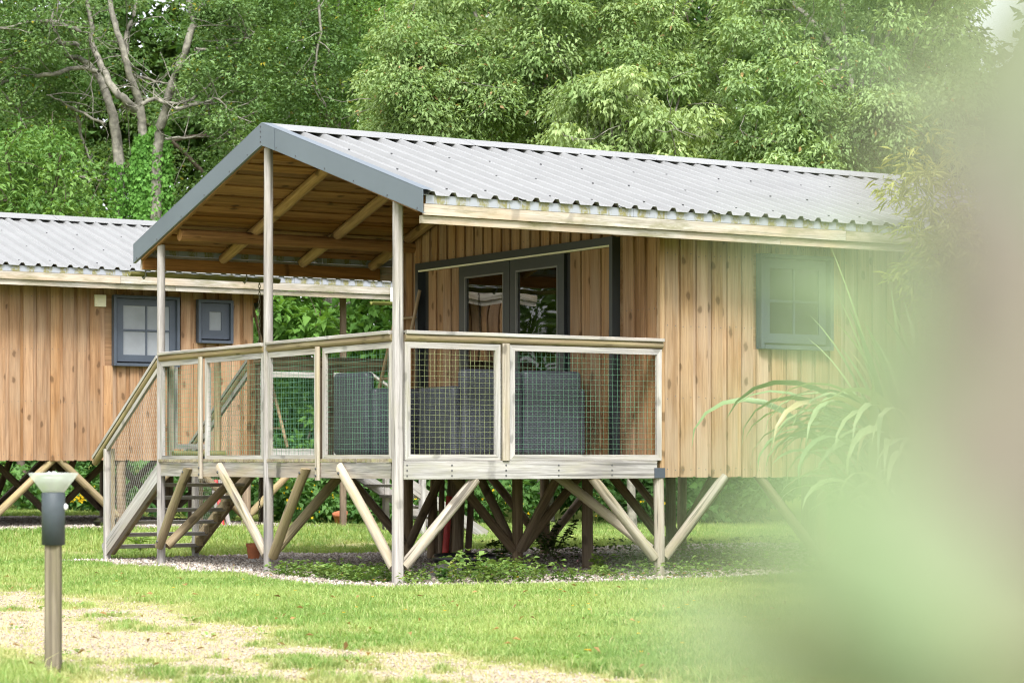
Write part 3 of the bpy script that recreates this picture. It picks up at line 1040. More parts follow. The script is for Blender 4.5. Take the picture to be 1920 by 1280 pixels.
# deck
FZ = 0.982
for i in range(37):
    y0 = 0.01 + i * 0.1265
    MB().box((-0.035 + random.uniform(-.004, .004), y0, 0.955), (WX - 0.01, y0 + 0.120, FZ)).build('deck_board', M['deck'], cabin)
for y0, y1 in ((0.06, 1.27), (1.272, 2.29), (2.39, 4.63)):
    MB().beam((-0.012, y0, 0.886), (-0.012, y1, 0.886), 0.04, 0.132).build('deck_beam', M['fascia'], cabin)
sb_ = MB().beam((0.03, -0.024, 0.889), (2.53, -0.024, 0.889), 0.04, 0.150, ch=0.004).build('deck_beam', M['grey'], cabin, 'pale deck beam along the long side')
nb = MB()
for x in (0.06, 0.48, 1.0, 1.52, 2.06):
    for z in (0.845, 0.887, 0.93):
        nb.beam((x, -0.048, z), (x, -0.043, z), 0.012, 0.012)
nb.build('bolt', M['screw'], sb_, kind='stuff')
MB().box((2.50, -0.052, 0.818), (2.61, -0.046, 0.905)).build('bracket', M['anthracite'], cabin)
for y in (0.9, 1.7, 2.6, 3.5, 4.3):
    MB().beam((0.02, y, 0.885), (WX, y, 0.885), 0.05, 0.13).build('joist', M['darkwood'], cabin)

# veranda posts and their braces
for (y, top, r, m_) in ((DY, 3.06, 0.040, 'greypost'), (2.345, 3.74, 0.043, 'greypost')):
    MB().log((0, y, -0.12), (0, y, top), r * 1.06, r * 0.97, 14, 4, 0.006).build('post', M[m_], cabin)
MB().beam((0, -0.0, -0.12), (0, 0.0, 3.06), 0.088, 0.088, (1, 0, 0), 0.078, 0.078, ch=0.022).build('post', M['greypost'], cabin)
for (y0, z0, y1, z1, m_) in ((4.615, 0.14, 3.93, 0.895, 'treated'), (2.40, 0.13, 3.23, 0.90, 'brace'), (2.265, 0.12, 1.50, 0.90, 'treated'), (0.07, 0.10, 0.87, 0.90, 'brace')):
    MB().log((-0.055 if m_ == 'treated' and y0 > 4 else 0.004, y0, z0), (-0.062, y1, z1), 0.045, 0.043, 12, 3, 0.008, cut=0.03 * (1 if y1 > y0 else -1)).build('brace', M[m_], cabin)
bt = MB()
for (y, z) in ((3.96, 0.862), (3.19, 0.862), (1.54, 0.862), (0.83, 0.862), (4.56, 0.19)):
    bt.log((-0.10, y, z), (-0.108, y, z), 0.014, 0.012, 8)
for (y, z) in ((3.677, 0.84), (3.677, 0.90), (1.309, 0.84), (1.309, 0.90)):
    bt.log((-0.063, y, z), (-0.072, y, z), 0.012, 0.010, 8)
bt.build('bolt', M['screw'], cabin, kind='stuff')
MB().log((0.05, 0.0, 0.11), (0.73, 0.0, 0.815), 0.047, 0.046, 12, 3, 0.006).build('brace', M['brace'], cabin)
MB().log((0.06, 2.40, 0.13), (0.76, 2.40, 0.85), 0.045, 0.045, 12, 3).build('brace', M['treated'], cabin)
MB().log((0.06, DY, 0.14), (0.84, DY, 0.85), 0.045, 0.045, 12, 3).build('brace', M['treated'], cabin)
MB().log((0.03, 0.06, 0.35), (0.03, 0.06, 0.36), 0.012, 0.012, 6).build('bolt', M['zinc'], cabin)
# stilts under the house
stilt(cabin, 2.585, 0.0, 0.83, r=0.047, braces=((-1, 0), (1, 0)), mat='brace', bmat='brace', reach=0.70)
MB().log((2.54, 0.06, 0.20), (2.02, 0.75, 0.84), 0.045, 0.045, 10).build('brace', M['brace'], cabin)
for (x, y, br) in ((2.61, 2.343, ((-1, 0), (1, 0), (0, 1), (0, -1))), (2.72, DY - .05, ((-1, 0), (0, -1))), (4.4, 2.35, ((-1, 0), (1, 0), (0, -1))), (4.4, DY - .05, ((-1, 0), (1, 0))),
                   (4.4, 0.03, ((1, 0), (-1, 0))), (6.2, 0.03, ((1, 0), (-1, 0))), (6.2, 2.35, ((-1, 0), (1, 0))), (6.2, DY - .05, ((-1, 0),)), (7.95, 0.03, ((-1, 0),)), (7.95, 2.35, ((-1, 0),)), (7.95, DY - .05, ((-1, 0),)),
                   (2.85, 1.505, ()), (2.77, 3.73, ())):
    stilt(cabin, x, y, 0.86, r=0.052, braces=br, reach=0.74)

# railings of the deck
ZR = 2.018
top_rail(cabin, (-0.01, 4.66), (-0.01, 2.385), ZR - 0.004)
top_rail(cabin, (-0.01, 2.30), (-0.01, 0.05), ZR)
top_rail(cabin, (0.05, -0.01), (2.60, -0.01), ZR)
for (ya, yb) in ((3.73, 4.645), (2.39, 3.625), (1.36, 2.30), (0.05, 1.258)):
    frame_panel(cabin, (-0.030, ya), (-0.030, yb), 0.968, 1.925, (1, 0))
for y in (3.677, 1.309):
    MB().beam((-0.048, y, 0.80), (-0.048, y, 1.935), 0.062, 0.034, (1, 0, 0), ch=0.012).build('baluster', M['brace'], cabin)
frame_panel(cabin, (0.05, -0.035), (0.952, -0.035), 0.970, 1.925, (0, 1), wire='wireyellow')
frame_panel(cabin, (1.045, -0.035), (2.585, -0.035), 0.970, 1.925, (0, 1), wire='wire')
MB().beam((0.998, -0.042, 0.968), (0.998, -0.042, 1.935), 0.066, 0.04, (0, 1, 0), ch=0.008).build('baluster', M['brace'], cabin)
top_rail(cabin, (0.98, DY), (WX - 0.02, DY), ZR - 0.01, mat='stilt')  # far railing in brown wood: the shade on its inner side put into the colour
frame_panel(cabin, (1.02, DY), (1.78, DY), 0.970, 1.925, (0, 1), mat='stilt')
frame_panel(cabin, (1.84, DY), (2.58, DY), 0.970, 1.925, (0, 1), mat='stilt')
MB().beam((1.81, DY, 0.968), (1.81, DY, 1.935), 0.05, 0.05, (0, 1, 0)).build('baluster', M['stilt'], cabin)
MB().beam((0.965, DY, 0.80), (0.965, DY, 1.97), 0.06, 0.06, (0, 1, 0)).build('baluster', M['siding'], cabin)
# gate at the head of the stair
gp = MB().log((0.60, DY, 0.86), (0.60, DY, 1.97), 0.036, 0.035, 12).build('gate_post', M['treated'], cabin)
MB().log((0.10, DY - 0.05, 1.03), (0.66, DY - 0.05, 1.03), 0.033, 0.033, 12).build('threshold_log', M['mossy'], cabin)
MB().beam((0.10, DY - 0.0, 1.0), (0.10, DY, 1.90), 0.055, 0.04, (0, 1, 0)).build('gate_post', M['brace'], cabin)
gte = MB()
gte.beam((0.165, DY + 0.03, 1.08), (0.165, DY + 0.03, 1.88), 0.035, 0.03, (0, 1, 0)).beam((0.52, DY + 0.03, 1.08), (0.52, DY + 0.03, 1.88), 0.035, 0.03, (0, 1, 0))
gte.beam((0.183, DY + 0.03, 1.105), (0.502, DY + 0.03, 1.105), 0.03, 0.05)
gte.build('gate', M['grey'], cabin)

# stair down from the end of the veranda
ST = 0.59
for x in (0.0, 0.98):
    MB().beam((x, 4.72, 0.86), (x, 6.10, 0.045), 0.045, 0.15).build('stringer', M['grey'] if x == 0 else M['treated'], cabin)
    if x == 0:
        MB().beam((x + 0.045, 4.76, 0.80), (x + 0.045, 6.02, 0.055), 0.04, 0.10).build('stringer', M['treated'], cabin)
for i in range(6):
    yc = 4.93 + i * 0.215; zc = 0.745 - i * 0.127
    MB().box((0.024 + (0.045 if i < 6 else 0), yc - 0.10, zc - 0.034), (0.955, yc + 0.11, zc)).build('tread', M['grey'], cabin)
for i in range(5):
    yc = 4.99 + i * 0.215; zc = 0.66 - i * 0.127
    MB().box((0.925, yc - 0.05, zc - 0.06), (0.954, yc + 0.07, zc + 0.02)).build('tread_block', M['treated'], cabin)
for x, foot in ((0.0, 0.0), (0.98, 0.0)):
    nw = MB().beam((x, 6.045, -0.1), (x, 6.045, 1.09), 0.062, 0.062, (1, 0, 0), ch=0.008).build('newel', M['grey'], cabin)
    a = np.array([x, 4.73, 1.975]); b = np.array([x, 6.36, 1.975 - 0.60 * 1.63])
    MB().beam(a, b, 0.075, 0.03).build('handrail', M['grey'], cabin)
    dn = np.array([0, 0, -0.052])
    MB().log(a + dn, b + dn, 0.036, 0.035, 10, 3).build('round_rail', M['treated'], cabin)
    MB().beam((x - 0.005, 4.75, 1.845), (x - 0.005, 6.02, 1.09), 0.03, 0.045).build('frame_strip', M['grey'], cabin)
    MB().beam((x + 0.04, 5.99, 0.1), (x + 0.04, 5.99, 1.09), 0.03, 0.03, (0, 1, 0)).build('frame_strip', M['treated'], cabin)
    diamond_panel(cabin, [(0.02, 1.83), (1.25, 1.06), (1.25, 0.22), (0.02, 0.92)], (x, 4.75, 0), (0, 1, 0), (0, 0, 1))

# ---- the second cabin, mirrored, beyond the lawn -----------------------
NX, NY, NZ = 6.19, 10.0, 0.145
set_tf(True, (NX, NY, NZ))
cab2 = empty('timber_cabin', (3.5, 10.0, 0.2), 'second orange larch cabin on stilts, half hidden behind the veranda at the left', 'cabin', 'timber cabins on stilts')
L2 = 8.3
roof(cab2, 0.25, L2 + 0.1)
ceiling(cab2, 0.25, WX + 0.02)
s2 = MB()
s2.box((WX + 0.03, 0.03, 0.86), (L2, 0.07, 3.08)).box((WX + 0.03, DY - 0.07, 0.86), (L2, DY - 0.03, 3.08)).box((L2 - 0.04, 0.07, 0.86), (L2, DY - 0.07, 3.08)).box((WX + 0.03, 0.07, 0.86), (WX + 0.06, DY - 0.07, 3.08))
s2.build('wall', M['siding'], cab2)
MB().box((WX + 0.0, 0.035, 0.845), (L2, DY - 0.035, 0.978)).build('floor', M['darkwood'], cab2)
W1 = (NX - 2.548, NX - 1.695, 2.10 - NZ, 2.945 - NZ)
W2 = (NX - 3.262, NX - 2.796, 2.40 - NZ, 2.93 - NZ)
boards(cab2, 'x', WX + 0.0, L2, 0.832, lambda x: 3.03, 0.03, -1, [W1, W2], M['siding'])
boards(cab2, 'y', 0.055, DY - 0.02, 0.99, gable_top, WX + 0.03, -1, [], M['siding'])
window(cab2, *W1, 0.0, M['curtain'], sash=0.08)
window(cab2, *W2, 0.0, M['curtain'], bars=False, sash=0.105)
v0, v1 = NX - 1.606, NX - 1.468
vt = MB().box((v0, -0.045, 2.80 - NZ), (v1, -0.012, 2.94 - NZ)).build('vent', M['cream'], cab2)
for i in range(4):
    MB().box((v0 + 0.014, -0.054, 2.815 - NZ + i * 0.029), (v1 - 0.014, -0.0455, 2.836 - NZ + i * 0.029)).build('slat', M['cream'], vt)
for (x, y) in [(x, y) for x in (2.7, 4.35, 6.0, 7.6) for y in (0.05, 2.35, 4.6)]:
    br = ((-1, 0), (1, 0)) if y < 1 else ((-1, 0), (1, 0), (0, -1))
    stilt(cab2, x, y, 0.85, foot=0.03, r=0.055, braces=br, reach=0.80, bmat='treated' if y < 1 else 'stilt')
# its veranda
MB().box((1.12, 0.02, 0.84), (WX, DY, 0.975)).build('deck', M['deck'], cab2)
top_rail(cab2, (2.60, 0.0), (1.12, 0.0), ZR + 0.02)
frame_panel(cab2, (1.12, -0.02), (2.56, -0.02), 0.90, 1.93, (0, 1), pitch=0.06, fw=0.07)
MB().beam((1.10, -0.03, 0.90), (2.6, -0.03, 0.90), 0.04, 0.15).build('deck_beam', M['grey'], cab2)
for (x, y, top) in ((1.35, 0.04, 3.02), (1.35, 2.34, 3.72), (1.35, 4.65, 3.02)):
    MB().log((x, y, -0.2), (x, y, top), 0.045, 0.042, 12).build('post', M['stilt'], cab2)
for y in (0.03, 1.0):
    MB().beam((1.10, y, 0.93), (-0.75, y, -0.16), 0.045, 0.15).build('stringer', M['grey'], cab2)
    MB().beam((1.13, y, ZR + 0.01), (-0.25, y, ZR + 0.01 - 0.6 * 1.38), 0.075, 0.03).build('handrail', M['grey'], cab2)
    MB().beam((0.20, y, -0.2), (0.20, y, 1.45), 0.07, 0.07, (0, 1, 0)).build('newel', M['grey'], cab2)
for i in range(7):
    xc = 0.93 - i * 0.24; zc = 0.80 - i * 0.142
    MB().box((xc - 0.12, 0.055, zc - 0.036), (xc + 0.10, 0.975, zc)).build('tread', M['grey'], cab2)
MB().prism(pr, (0.2, -0.52, 2.82), (1.25, -0.52, 2.81), (0, 1, 0), (0, 0, 1)).build('gutter', M['mossy'], cab2)
MB().box((0.93, -0.505, 2.80), (0.965, -0.497, 2.99)).build('gutter_hook', M['white'], cab2)
set_tf()


# ---------------------------------------------------------------- things on and round the veranda
def armchair(loc, rot, label):
    """woven armchair, local: back along -y, faces +y"""
    r = empty('armchair', loc, label, 'armchair', 'dark rattan armchairs on the veranda')
    rbox('backrest', (-0.30, -0.31, 0.03), (0.30, -0.20, 0.755), M['rattan'], r, 0.045, 4)
    for s in (-1, 1):
        rbox('armrest', (s * 0.325 - 0.05, -0.255, 0.03), (s * 0.325 + 0.05, 0.31, 0.61), M['rattan'], r, 0.035, 3)
    rbox('seat', (-0.272, -0.198, 0.10), (0.272, 0.30, 0.36), M['rattan'], r, 0.03, 2)
    rbox('cushion', (-0.262, -0.19, 0.362), (0.262, 0.295, 0.44), M['plastic'], r, 0.03, 3)
    r.rotation_euler = (0, 0, rot)
    return r


def copy_tree(o, parent=None):
    c = o.copy(); COL.objects.link(c)
    if parent is not None: c.parent = parent
    for ch in o.children: copy_tree(ch, c)
    return c


chair = armchair((1.725, 0.66, FZ), 0.0, 'dark rattan armchair with its back to the long railing, nearest the cabin wall')
for (x, y, rz, lab) in ((1.10, 0.64, 0.02, 'dark rattan armchair behind the middle baluster of the long railing, low arm to its left'),
                        (0.72, 1.62, -math.pi / 2, 'dark rattan armchair seen through the gable mesh, its back to the gable railing'),
                        (2.15, 1.36, math.pi / 2, 'dark rattan armchair set against the cabin wall, mostly hidden behind another chair')):
    c = copy_tree(chair)
    c.location = (x, y, FZ); c.rotation_euler = (0, 0, rz); c['label'] = lab


def ladder(loc, foot, top, half, label):
    """two poles and rungs; foot/top relative, half = half spacing along y"""
    r = empty('pole_ladder', loc, label, 'ladder')
    L = np.array(loc)
    foot = np.array(foot, float); top = np.array(top, float)
    for s in (-1, 1):
        MB().log(L + foot + [0, s * half * 1.1, 0], L + top + [0, s * half * 0.95, 0], 0.021, 0.018, 8, 3, 0.006).build('rail', M['pole'], r)
    for t in (0.12, 0.30, 0.48, 0.66, 0.84):
        c = L + foot + (top - foot) * t
        MB().log(c + [0, -half * 1.12, 0], c + [0, half * 1.12, 0], 0.014, 0.014, 8).build('rung', M['pole'], r)
    return r


ladder((2.15, 4.32, FZ), (0, 0, 0.0), (0.42, 0, 1.70), 0.20, 'thin pole ladder leaning on the board wall beside the veranda door')
lf_ = at(524, 838, 30.4)
lt_ = at(455, 548, 30.6)
ladder(tuple(lf_), (0, 0, 0), tuple(lt_ - lf_), 0.20, 'thin pole ladder leaning on the second cabin, seen beyond the middle post')

# rain chain and pots
rc = empty('rain_chain', (1.30, 5.19, 2.78), 'thin metal rain chain hanging from the mossy gutter', 'chain')
mb = MB()
z = 2.78
i = 0
while z > 0.32:
    pts = []
    for k in range(9):
        a = 2 * math.pi * k / 8
        dx, dz = 0.011 * math.cos(a), 0.025 * math.sin(a)
        pts.append((1.30 + (dx if i % 2 else 0), 5.19 + (0 if i % 2 else dx), z + dz))
    mb.tube(pts, 0.004, 4)
    z -= 0.040; i += 1
mb.build('chain_links', M['brass'], rc, kind='stuff')


def pot(loc, r, h, label, tilt=(0, 0, 0)):
    o = empty('flower_pot', loc, label, 'flower pot', 'terracotta pots')
    prof = [(0, 0), (r * 0.68, 0), (r * 0.72, 0.005), (r * 0.93, h * 0.78), (r * 0.95, h * 0.79), (r * 1.0, h * 0.80), (r * 1.02, h), (r * 0.92, h), (r * 0.84, h * 0.75), (r * 0.6, h * 0.15), (0, h * 0.15)]
    MB().lathe(prof, loc, 22).build('pot_body', M['terracotta'], o)
    MB().lathe([(0, h * 0.72), (r * 0.82, h * 0.72)], loc, 22).build('soil', M['darkwood'], o)
    o.rotation_euler = tilt
    return o


pot((1.235, 5.19, -0.035), 0.078, 0.165, 'terracotta pot on the gravel under the rain chain')
q = at(640, 976, 36.5)
pot((q[0], q[1], float(ground_z(q[0], q[1])) + 0.04), 0.115, 0.19, 'tilted orange terracotta pot by the bramble bank', (0.15, -0.22, 0))

# poles stacked under the deck
pg = 'poles leaning under the deck'
P0 = [(808, 1020, 815, 900, 0.045), (826, 1025, 829, 893, 0.032), (838, 1028, 846, 893, 0.04), (862, 1022, 868, 890, 0.036), (876, 1020, 884, 905, 0.036), (850, 1030, 853, 895, 0.05), (818, 1022, 812, 895, 0.03)]
labs = ['leftmost dark pole of the bundle standing under the deck', 'thin dark pole fourth from the left in the bundle under the deck', 'dark pole just left of the red one under the deck',
        'dark pole second from the right in the bundle under the deck', 'rightmost slanting dark pole of the bundle under the deck', 'thickest dark pole of the bundle, just right of the red one', 'thin dark pole second from the left in the bundle under the deck']
for (ax_, ay_, bx_, by_, r), lab in zip(P0, labs):
    Z = 24.6 + random.uniform(-0.25, 0.25)
    a = at(ax_, ay_, Z); b = at(bx_, 893, Z + 0.15)
    a[2] = float(ground_z(a[0], a[1])) - 0.03
    b[2] = 0.85
    o = MB().log(a, b, r, r * 0.9, 9, 3, random.uniform(-.02, .02)).build('timber_pole', M['stilt'])
    tag(o, lab, 'pole', pg)
a = at(834, 1030, 24.35); b = at(843, 930, 24.4); a[2] = -0.02
tag(MB().log(a, b, 0.034, 0.034, 10).build('painted_pole', M['red']), 'dark red painted pole in the bundle under the deck', 'pole')
for (ax_, bx_, m_, lab) in ((405, 398, 'greypost', 'grey pole leaning furthest left behind the stair'), (412, 404, 'red', 'bright red pole leaning between grey poles behind the stair'), (424, 412, 'greypost', 'grey pole leaning just right of the bright red pole')):
    a = at(ax_ + 6, 988, 29.5); b = at(bx_, 900, 29.7)
    a[2] = float(ground_z(a[0], a[1])) - 0.02
    tag(MB().log(a, b, 0.03, 0.028, 9).build('leaning_pole', M[m_]), lab, 'pole')
# ribbed black pipe coil and a stone under the deck
tb = empty('pipe_coil', (1.55, 1.55, 0), 'coil of ribbed black plastic pipe lying under the deck', 'pipe coil')
for kz in range(2):
    pts = [(1.55 + 0.25 * math.cos(t), 1.55 + 0.25 * math.sin(t), 0.02 + kz * 0.075) for t in np.linspace(0, 2 * math.pi, 29)]
    MB().tube(pts, 0.042, 8).build('pipe_turn', M['plastic'], tb)


def rock(name, c, r, mat, seed):
    rr = np.random.default_rng(seed)
    bm = bmesh.new()
    bmesh.ops.create_icosphere(bm, subdivisions=2, radius=1)
    ph = rr.random(6) * 6
    for v in bm.verts:
        n = 1 + 0.16 * math.sin(3 * v.co.x + ph[0]) + 0.14 * math.sin(4 * v.co.y + ph[1]) + 0.1 * math.sin(5 * v.co.z + ph[2])
        v.co = Vector((v.co.x * r[0] * n, v.co.y * r[1] * n, v.co.z * r[2] * n))
    me = bpy.data.meshes.new(name); bm.to_mesh(me); bm.free()
    me.materials.append(mat)
    o = bpy.data.objects.new(name, me); o.location = c; COL.objects.link(o)
    return o


tag(rock('stone', (1.02, 0.98, 0.0), (0.16, 0.12, 0.08), M['rock'], 3), 'rounded grey stone in front of the black pipe coil', 'stone')
a = at(182, 978, 27.6); b = at(196, 977, 27.9)
tag(MB().tube([a, (a + b) / 2, b], 0.045, 10).build('drain_pipe', M['plastic']), 'short black drain pipe on the gravel under the second cabin', 'pipe')
tag(MB().beam((0.03, 4.5, FZ + 0.014), (0.55, 4.5, FZ + 0.014), 0.22, 0.024).build('door_mat', M['plastic']), 'dark green-black mat at the head of the stair', 'mat')

# ---------------------------------------------------------------- bollard light
LP = (-5.43, -6.428, 0.0)
bl = empty('bollard_light', LP, 'bollard light with white cone shade and grey barrel on a wooden post in the grass', 'garden light')
MB().beam((LP[0], LP[1], -0.15), (LP[0], LP[1], 0.585), 0.070, 0.070, tuple(VIEW), ch=0.006).build('post', M['lamppost'], bl)
MB().lathe([(0.0, 0.577), (0.0535, 0.577), (0.0535, 0.815), (0.050, 0.819), (0, 0.819)], LP, 32).build('barrel', M['lampgrey'], bl)


def frosted():
    m, t, b = nodes('frosted_shade')
    b.inputs['Base Color'].default_value = (0.80, 0.83, 0.80, 1)
    b.inputs['Roughness'].default_value = 0.25
    tl = N(t, 'ShaderNodeBsdfTranslucent', Color=(0.85, 0.88, 0.84, 1))
    mx = t.nodes.new('ShaderNodeMixShader'); mx.inputs[0].default_value = 0.5
    t.links.new(b.outputs[0], mx.inputs[1]); t.links.new(tl.outputs[0], mx.inputs[2])
    tp = N(t, 'ShaderNodeBsdfTransparent', Color=(0.93, 0.96, 0.93, 1))
    m2 = t.nodes.new('ShaderNodeMixShader'); m2.inputs[0].default_value = 0.52
    t.links.new(mx.outputs[0], m2.inputs[1]); t.links.new(tp.outputs[0], m2.inputs[2])
    t.links.new(m2.outputs[0], t.nodes['Material Output'].inputs[0])
    return m


M['frost'] = frosted()
prof = [(0.050, 0.820)]
for i in range(1, 7):
    t = i / 6
    r0 = 0.050 + 0.058 * t; zz = 0.820 + 0.078 * t
    prof += [(r0 - 0.002, zz - 0.004), (r0 + 0.001, zz)]
prof += [(0.114, 0.906), (0.113, 0.909), (0.0, 0.911)]
MB().lathe(prof, LP, 36).build('shade', M['frost'], bl)
lv = MB()
for i in range(4):
    lv.lathe([(0.028, 0.829 + i * 0.017), (0.043 + i * 0.009, 0.834 + i * 0.017), (0.028, 0.837 + i * 0.017)], LP, 24)
lv.build('louvre', M['white'], bl)
kn = MB()
for dx in (-0.02, 0.0, 0.008):
    kn.lathe([(0.006, 0.909), (0.005, 0.914), (0, 0.915)], (LP[0] + RIGHT[0] * dx, LP[1] + RIGHT[1] * dx, 0), 10)
kn.build('finial', M['white'], bl)
sw = np.array(LP) + RIGHT * 0.056
MB().lathe([(0, -0.016), (0.011, -0.009), (0.012, 0.008), (0, 0.016)], (sw[0], sw[1], 0.752), 10).build('sensor', M['white'], bl)

# ---------------------------------------------------------------- vegetation
UP = np.array([0, 0, 1.0])


def nrm_(a):
    return a / (np.linalg.norm(a, axis=-1, keepdims=True) + 1e-9)


def leaf_arrays(P, D, Nn, L, Wd, fold=0.22, curl=0.18):
    D = nrm_(D)
    S = nrm_(np.cross(D, Nn)); U = np.cross(S, D)
    L = L[:, None]; Wd = Wd[:, None]
    mid = P + D * L * 0.42
    tip = P + D * L - U * L * curl
    l = mid + S * Wd * 0.5 + U * Wd * fold
    r = mid - S * Wd * 0.5 + U * Wd * fold
    V = np.stack([P, r, tip, l], 1).reshape(-1, 3)
    n = len(P)
    b = np.arange(n)[:, None] * 4
    F = np.concatenate([b + np.array([0, 1, 2]), b + np.array([0, 2, 3])], 0)
    return V, F


def leaf_object(name, P, D, Nn, L, Wd, col, parent=None, mat='leaf', fold=0.22, curl=0.18):
    V, F = leaf_arrays(P, D, Nn, L, Wd, fold, curl)
    if parent is not None: V = V - np.array(wloc(parent))
    return rawmesh(name, V, F, M[mat], parent, False, col=np.repeat(col, 4, 0))


def cluster_leaves(C, R, n, size, droop, cA, cB, flat=0.65, aspect=0.5, odd=None, rg=rng):
    """leaves in rounded sprays: C (m,3) centres, R (m,) radii"""
    m = len(C)
    d = rg.normal(size=(m, n, 3))
    d[..., 2] = d[..., 2] * 0.9 + 0.35
    d = nrm_(d)
    u = rg.random((m, n, 1)) ** 0.45
    sq = np.array([1.0, 1.0, flat])
    P = C[:, None, :] + d * u * R[:, None, None] * sq
    D = d * np.array([1, 1, 0.35]) + rg.normal(size=(m, n, 3)) * 0.45
    D[..., 2] -= droop
    Nn = d * 0.7 + UP * 0.9 + rg.normal(size=(m, n, 3)) * 0.45
    L = size * (0.5 + 0.95 * rg.random((m, n)))
    tcl = rg.random((m, 1, 1))
    t = np.clip(tcl * 0.6 + rg.random((m, n, 1)) * 0.5 - 0.05, 0, 1)
    col = np.array(cA) * (1 - t) + np.array(cB) * t
    col = col * (0.85 + 0.3 * rg.random((m, n, 1)))
    if odd is not None:
        pick = rg.random((m, n)) < odd[1]
        col[pick] = np.array(odd[0])
    return P.reshape(-1, 3), D.reshape(-1, 3), Nn.reshape(-1, 3), L.ravel(), (L * aspect).ravel(), col.reshape(-1, 3)


def volume(n, px, py, Z, shape=None, rg=rng):
    """n random points of a crown: photo-pixel box seen at depth range Z (a real volume in the scene)"""
    out = []
    while len(out) < n:
        x = rg.uniform(*px); y = rg.uniform(*py); z_ = rg.uniform(*Z)
        if shape is None or shape(x, y, z_, rg):
            out.append(at(x, y, z_))
    return np.array(out)


def limb(mb, pts, r0, r1, seg=8, wob=0.02):
    pts = [np.array(p, float) for p in pts]
    # smooth with Catmull-Rom
    q = []
    n = len(pts)
    for i in range(n - 1):
        p0 = pts[max(i - 1, 0)]; p1 = pts[i]; p2 = pts[i + 1]; p3 = pts[min(i + 2, n - 1)]
        for k in range(4):
            t = k / 4
            q.append(0.5 * ((2 * p1) + (-p0 + p2) * t + (2 * p0 - 5 * p1 + 4 * p2 - p3) * t * t + (-p0 + 3 * p1 - 3 * p2 + p3) * t ** 3))
    q.append(pts[-1])
    q = [p + rng.normal(size=3) * wob * 0.5 for p in q]
    rad = [r0 + (r1 - r0) * i / (len(q) - 1) for i in range(len(q))]
    mb.tube(q, rad, seg)
    return q


def twigs(mb, starts, n, length, r, rg=rng, down=0.0):
    ends = []
    for i in range(n):
        p = np.array(starts[rg.integers(len(starts))], float)
        d = rg.normal(size=3); d[2] = d[2] * 0.5 + 0.1 - down; d /= np.linalg.norm(d)
        pts = [p]
        L = length * (0.5 + rg.random())
        for k in range(4):
            d = d + rg.normal(size=3) * 0.35; d /= np.linalg.norm(d)
            p = p + d * L / 4
            pts.append(p)
        mb.tube(pts, r, 4, r * 0.3)
        ends += pts[2:]
    return ends


# --- lichen-grey oak with ivy, left
ok = at(250, 700, 42.0); ok[2] = ground_z(ok[0], ok[1])
oak = empty('oak_tree', tuple(ok), 'tall grey-barked oak with forked bare limbs and ivy round its trunks', 'tree')
mb = MB()
Zt = 42.0
lim = [([(232, 980), (228, 600), (226, 380), (218, 255), (202, 188), (178, 134), (150, 112), (118, 104)], 0.17, 0.05, 0.3),
       ([(270, 980), (272, 600), (270, 400), (268, 300), (266, 235), (262, 195), (244, 144), (232, 97), (215, 44), (203, -10), (190, -90)], 0.14, 0.05, 0.0),
       ([(292, 980), (290, 600), (292, 400), (294, 300), (299, 249), (312, 198), (329, 141), (353, 84), (363, 34), (392, -5), (430, -80)], 0.15, 0.06, -0.4),
       ([(254, 206), (232, 186), (212, 165), (186, 114), (172, 84), (171, 44), (163, 5), (150, -60)], 0.10, 0.04, -0.3),
       ([(184, 136), (144, 128), (84, 141), (34, 144), (0, 161), (-60, 190)], 0.060, 0.03, -0.6),
       ([(148, 84), (100, 80), (57, 87), (10, 111), (-40, 120)], 0.055, 0.03, -0.9),
       ([(150, 60), (94, 40), (50, 44), (0, 53), (-50, 40)], 0.05, 0.03, -1.2),
       ([(268, 194), (292, 186), (309, 195), (356, 188), (383, 168), (416, 141), (450, 128)], 0.055, 0.015, -0.9),
       ([(326, 205), (383, 193), (400, 198), (413, 228), (433, 259), (440, 276)], 0.045, 0.012, -1.2),
       ([(366, 92), (413, 91), (450, 79), (480, 60)], 0.04, 0.015, -0.8),
       ([(363, 34), (356, 10), (345, -60)], 0.07, 0.04, -0.2),
       ([(198, 232), (144, 208), (111, 188), (87, 178)], 0.035, 0.015, -0.2),
       ([(143, 208), (148, 240), (158, 272), (175, 312), (182, 345)], 0.04, 0.02, 0.3),
       ([(247, 140), (292, 154), (320, 160)], 0.04, 0.02, 0.6),
       ([(238, 100), (236, 70), (250, 30), (262, -10)], 0.06, 0.04, 0.4),
       ([(118, 330), (150, 330), (172, 336)], 0.045, 0.03, 0.2),
       ([(383, 193), (410, 185), (440, 215), (478, 232)], 0.025, 0.01, -1.4),
       ([(310, 258), (345, 260), (390, 256), (460, 262)], 0.03, 0.012, -1.0),
       ([(595, -20), (600, 60), (588, 130), (596, 165), (612, 200)], 0.03, 0.012, -0.8),
       ([(400, 0), (428, 30), (436, 46), (450, 54)], 0.03, 0.012, -0.8),
       ([(10, 180), (34, 205), (40, 226)], 0.03, 0.015, -0.8),
       ([(100, 20), (98, 50), (110, 66), (112, 80)], 0.02, 0.01, -1.4)]
sp = []
for pts, r0, r1, dz in lim:
    W_ = [at(x, y, Zt + dz + 0.25 * math.sin(x * 0.05)) for x, y in pts]
    qq = limb(mb, W_, r0 * 0.78, r1 * 0.72, 9 if r0 > 0.08 else 6)
    if r0 < 0.12: sp += qq
ends = twigs(mb, sp, 230, 0.75, 0.011)
mb.build('trunk', M['bark'], oak)


def oak_shape(x, y, z_, rg):
    if 160 < x < 345 and 20 < y < 330 and z_ < 43.0: return rg.random() < 0.10
    if 330 < x < 430 and 130 < y < 330 and z_ < 42.5: return rg.random() < 0.25
    return True


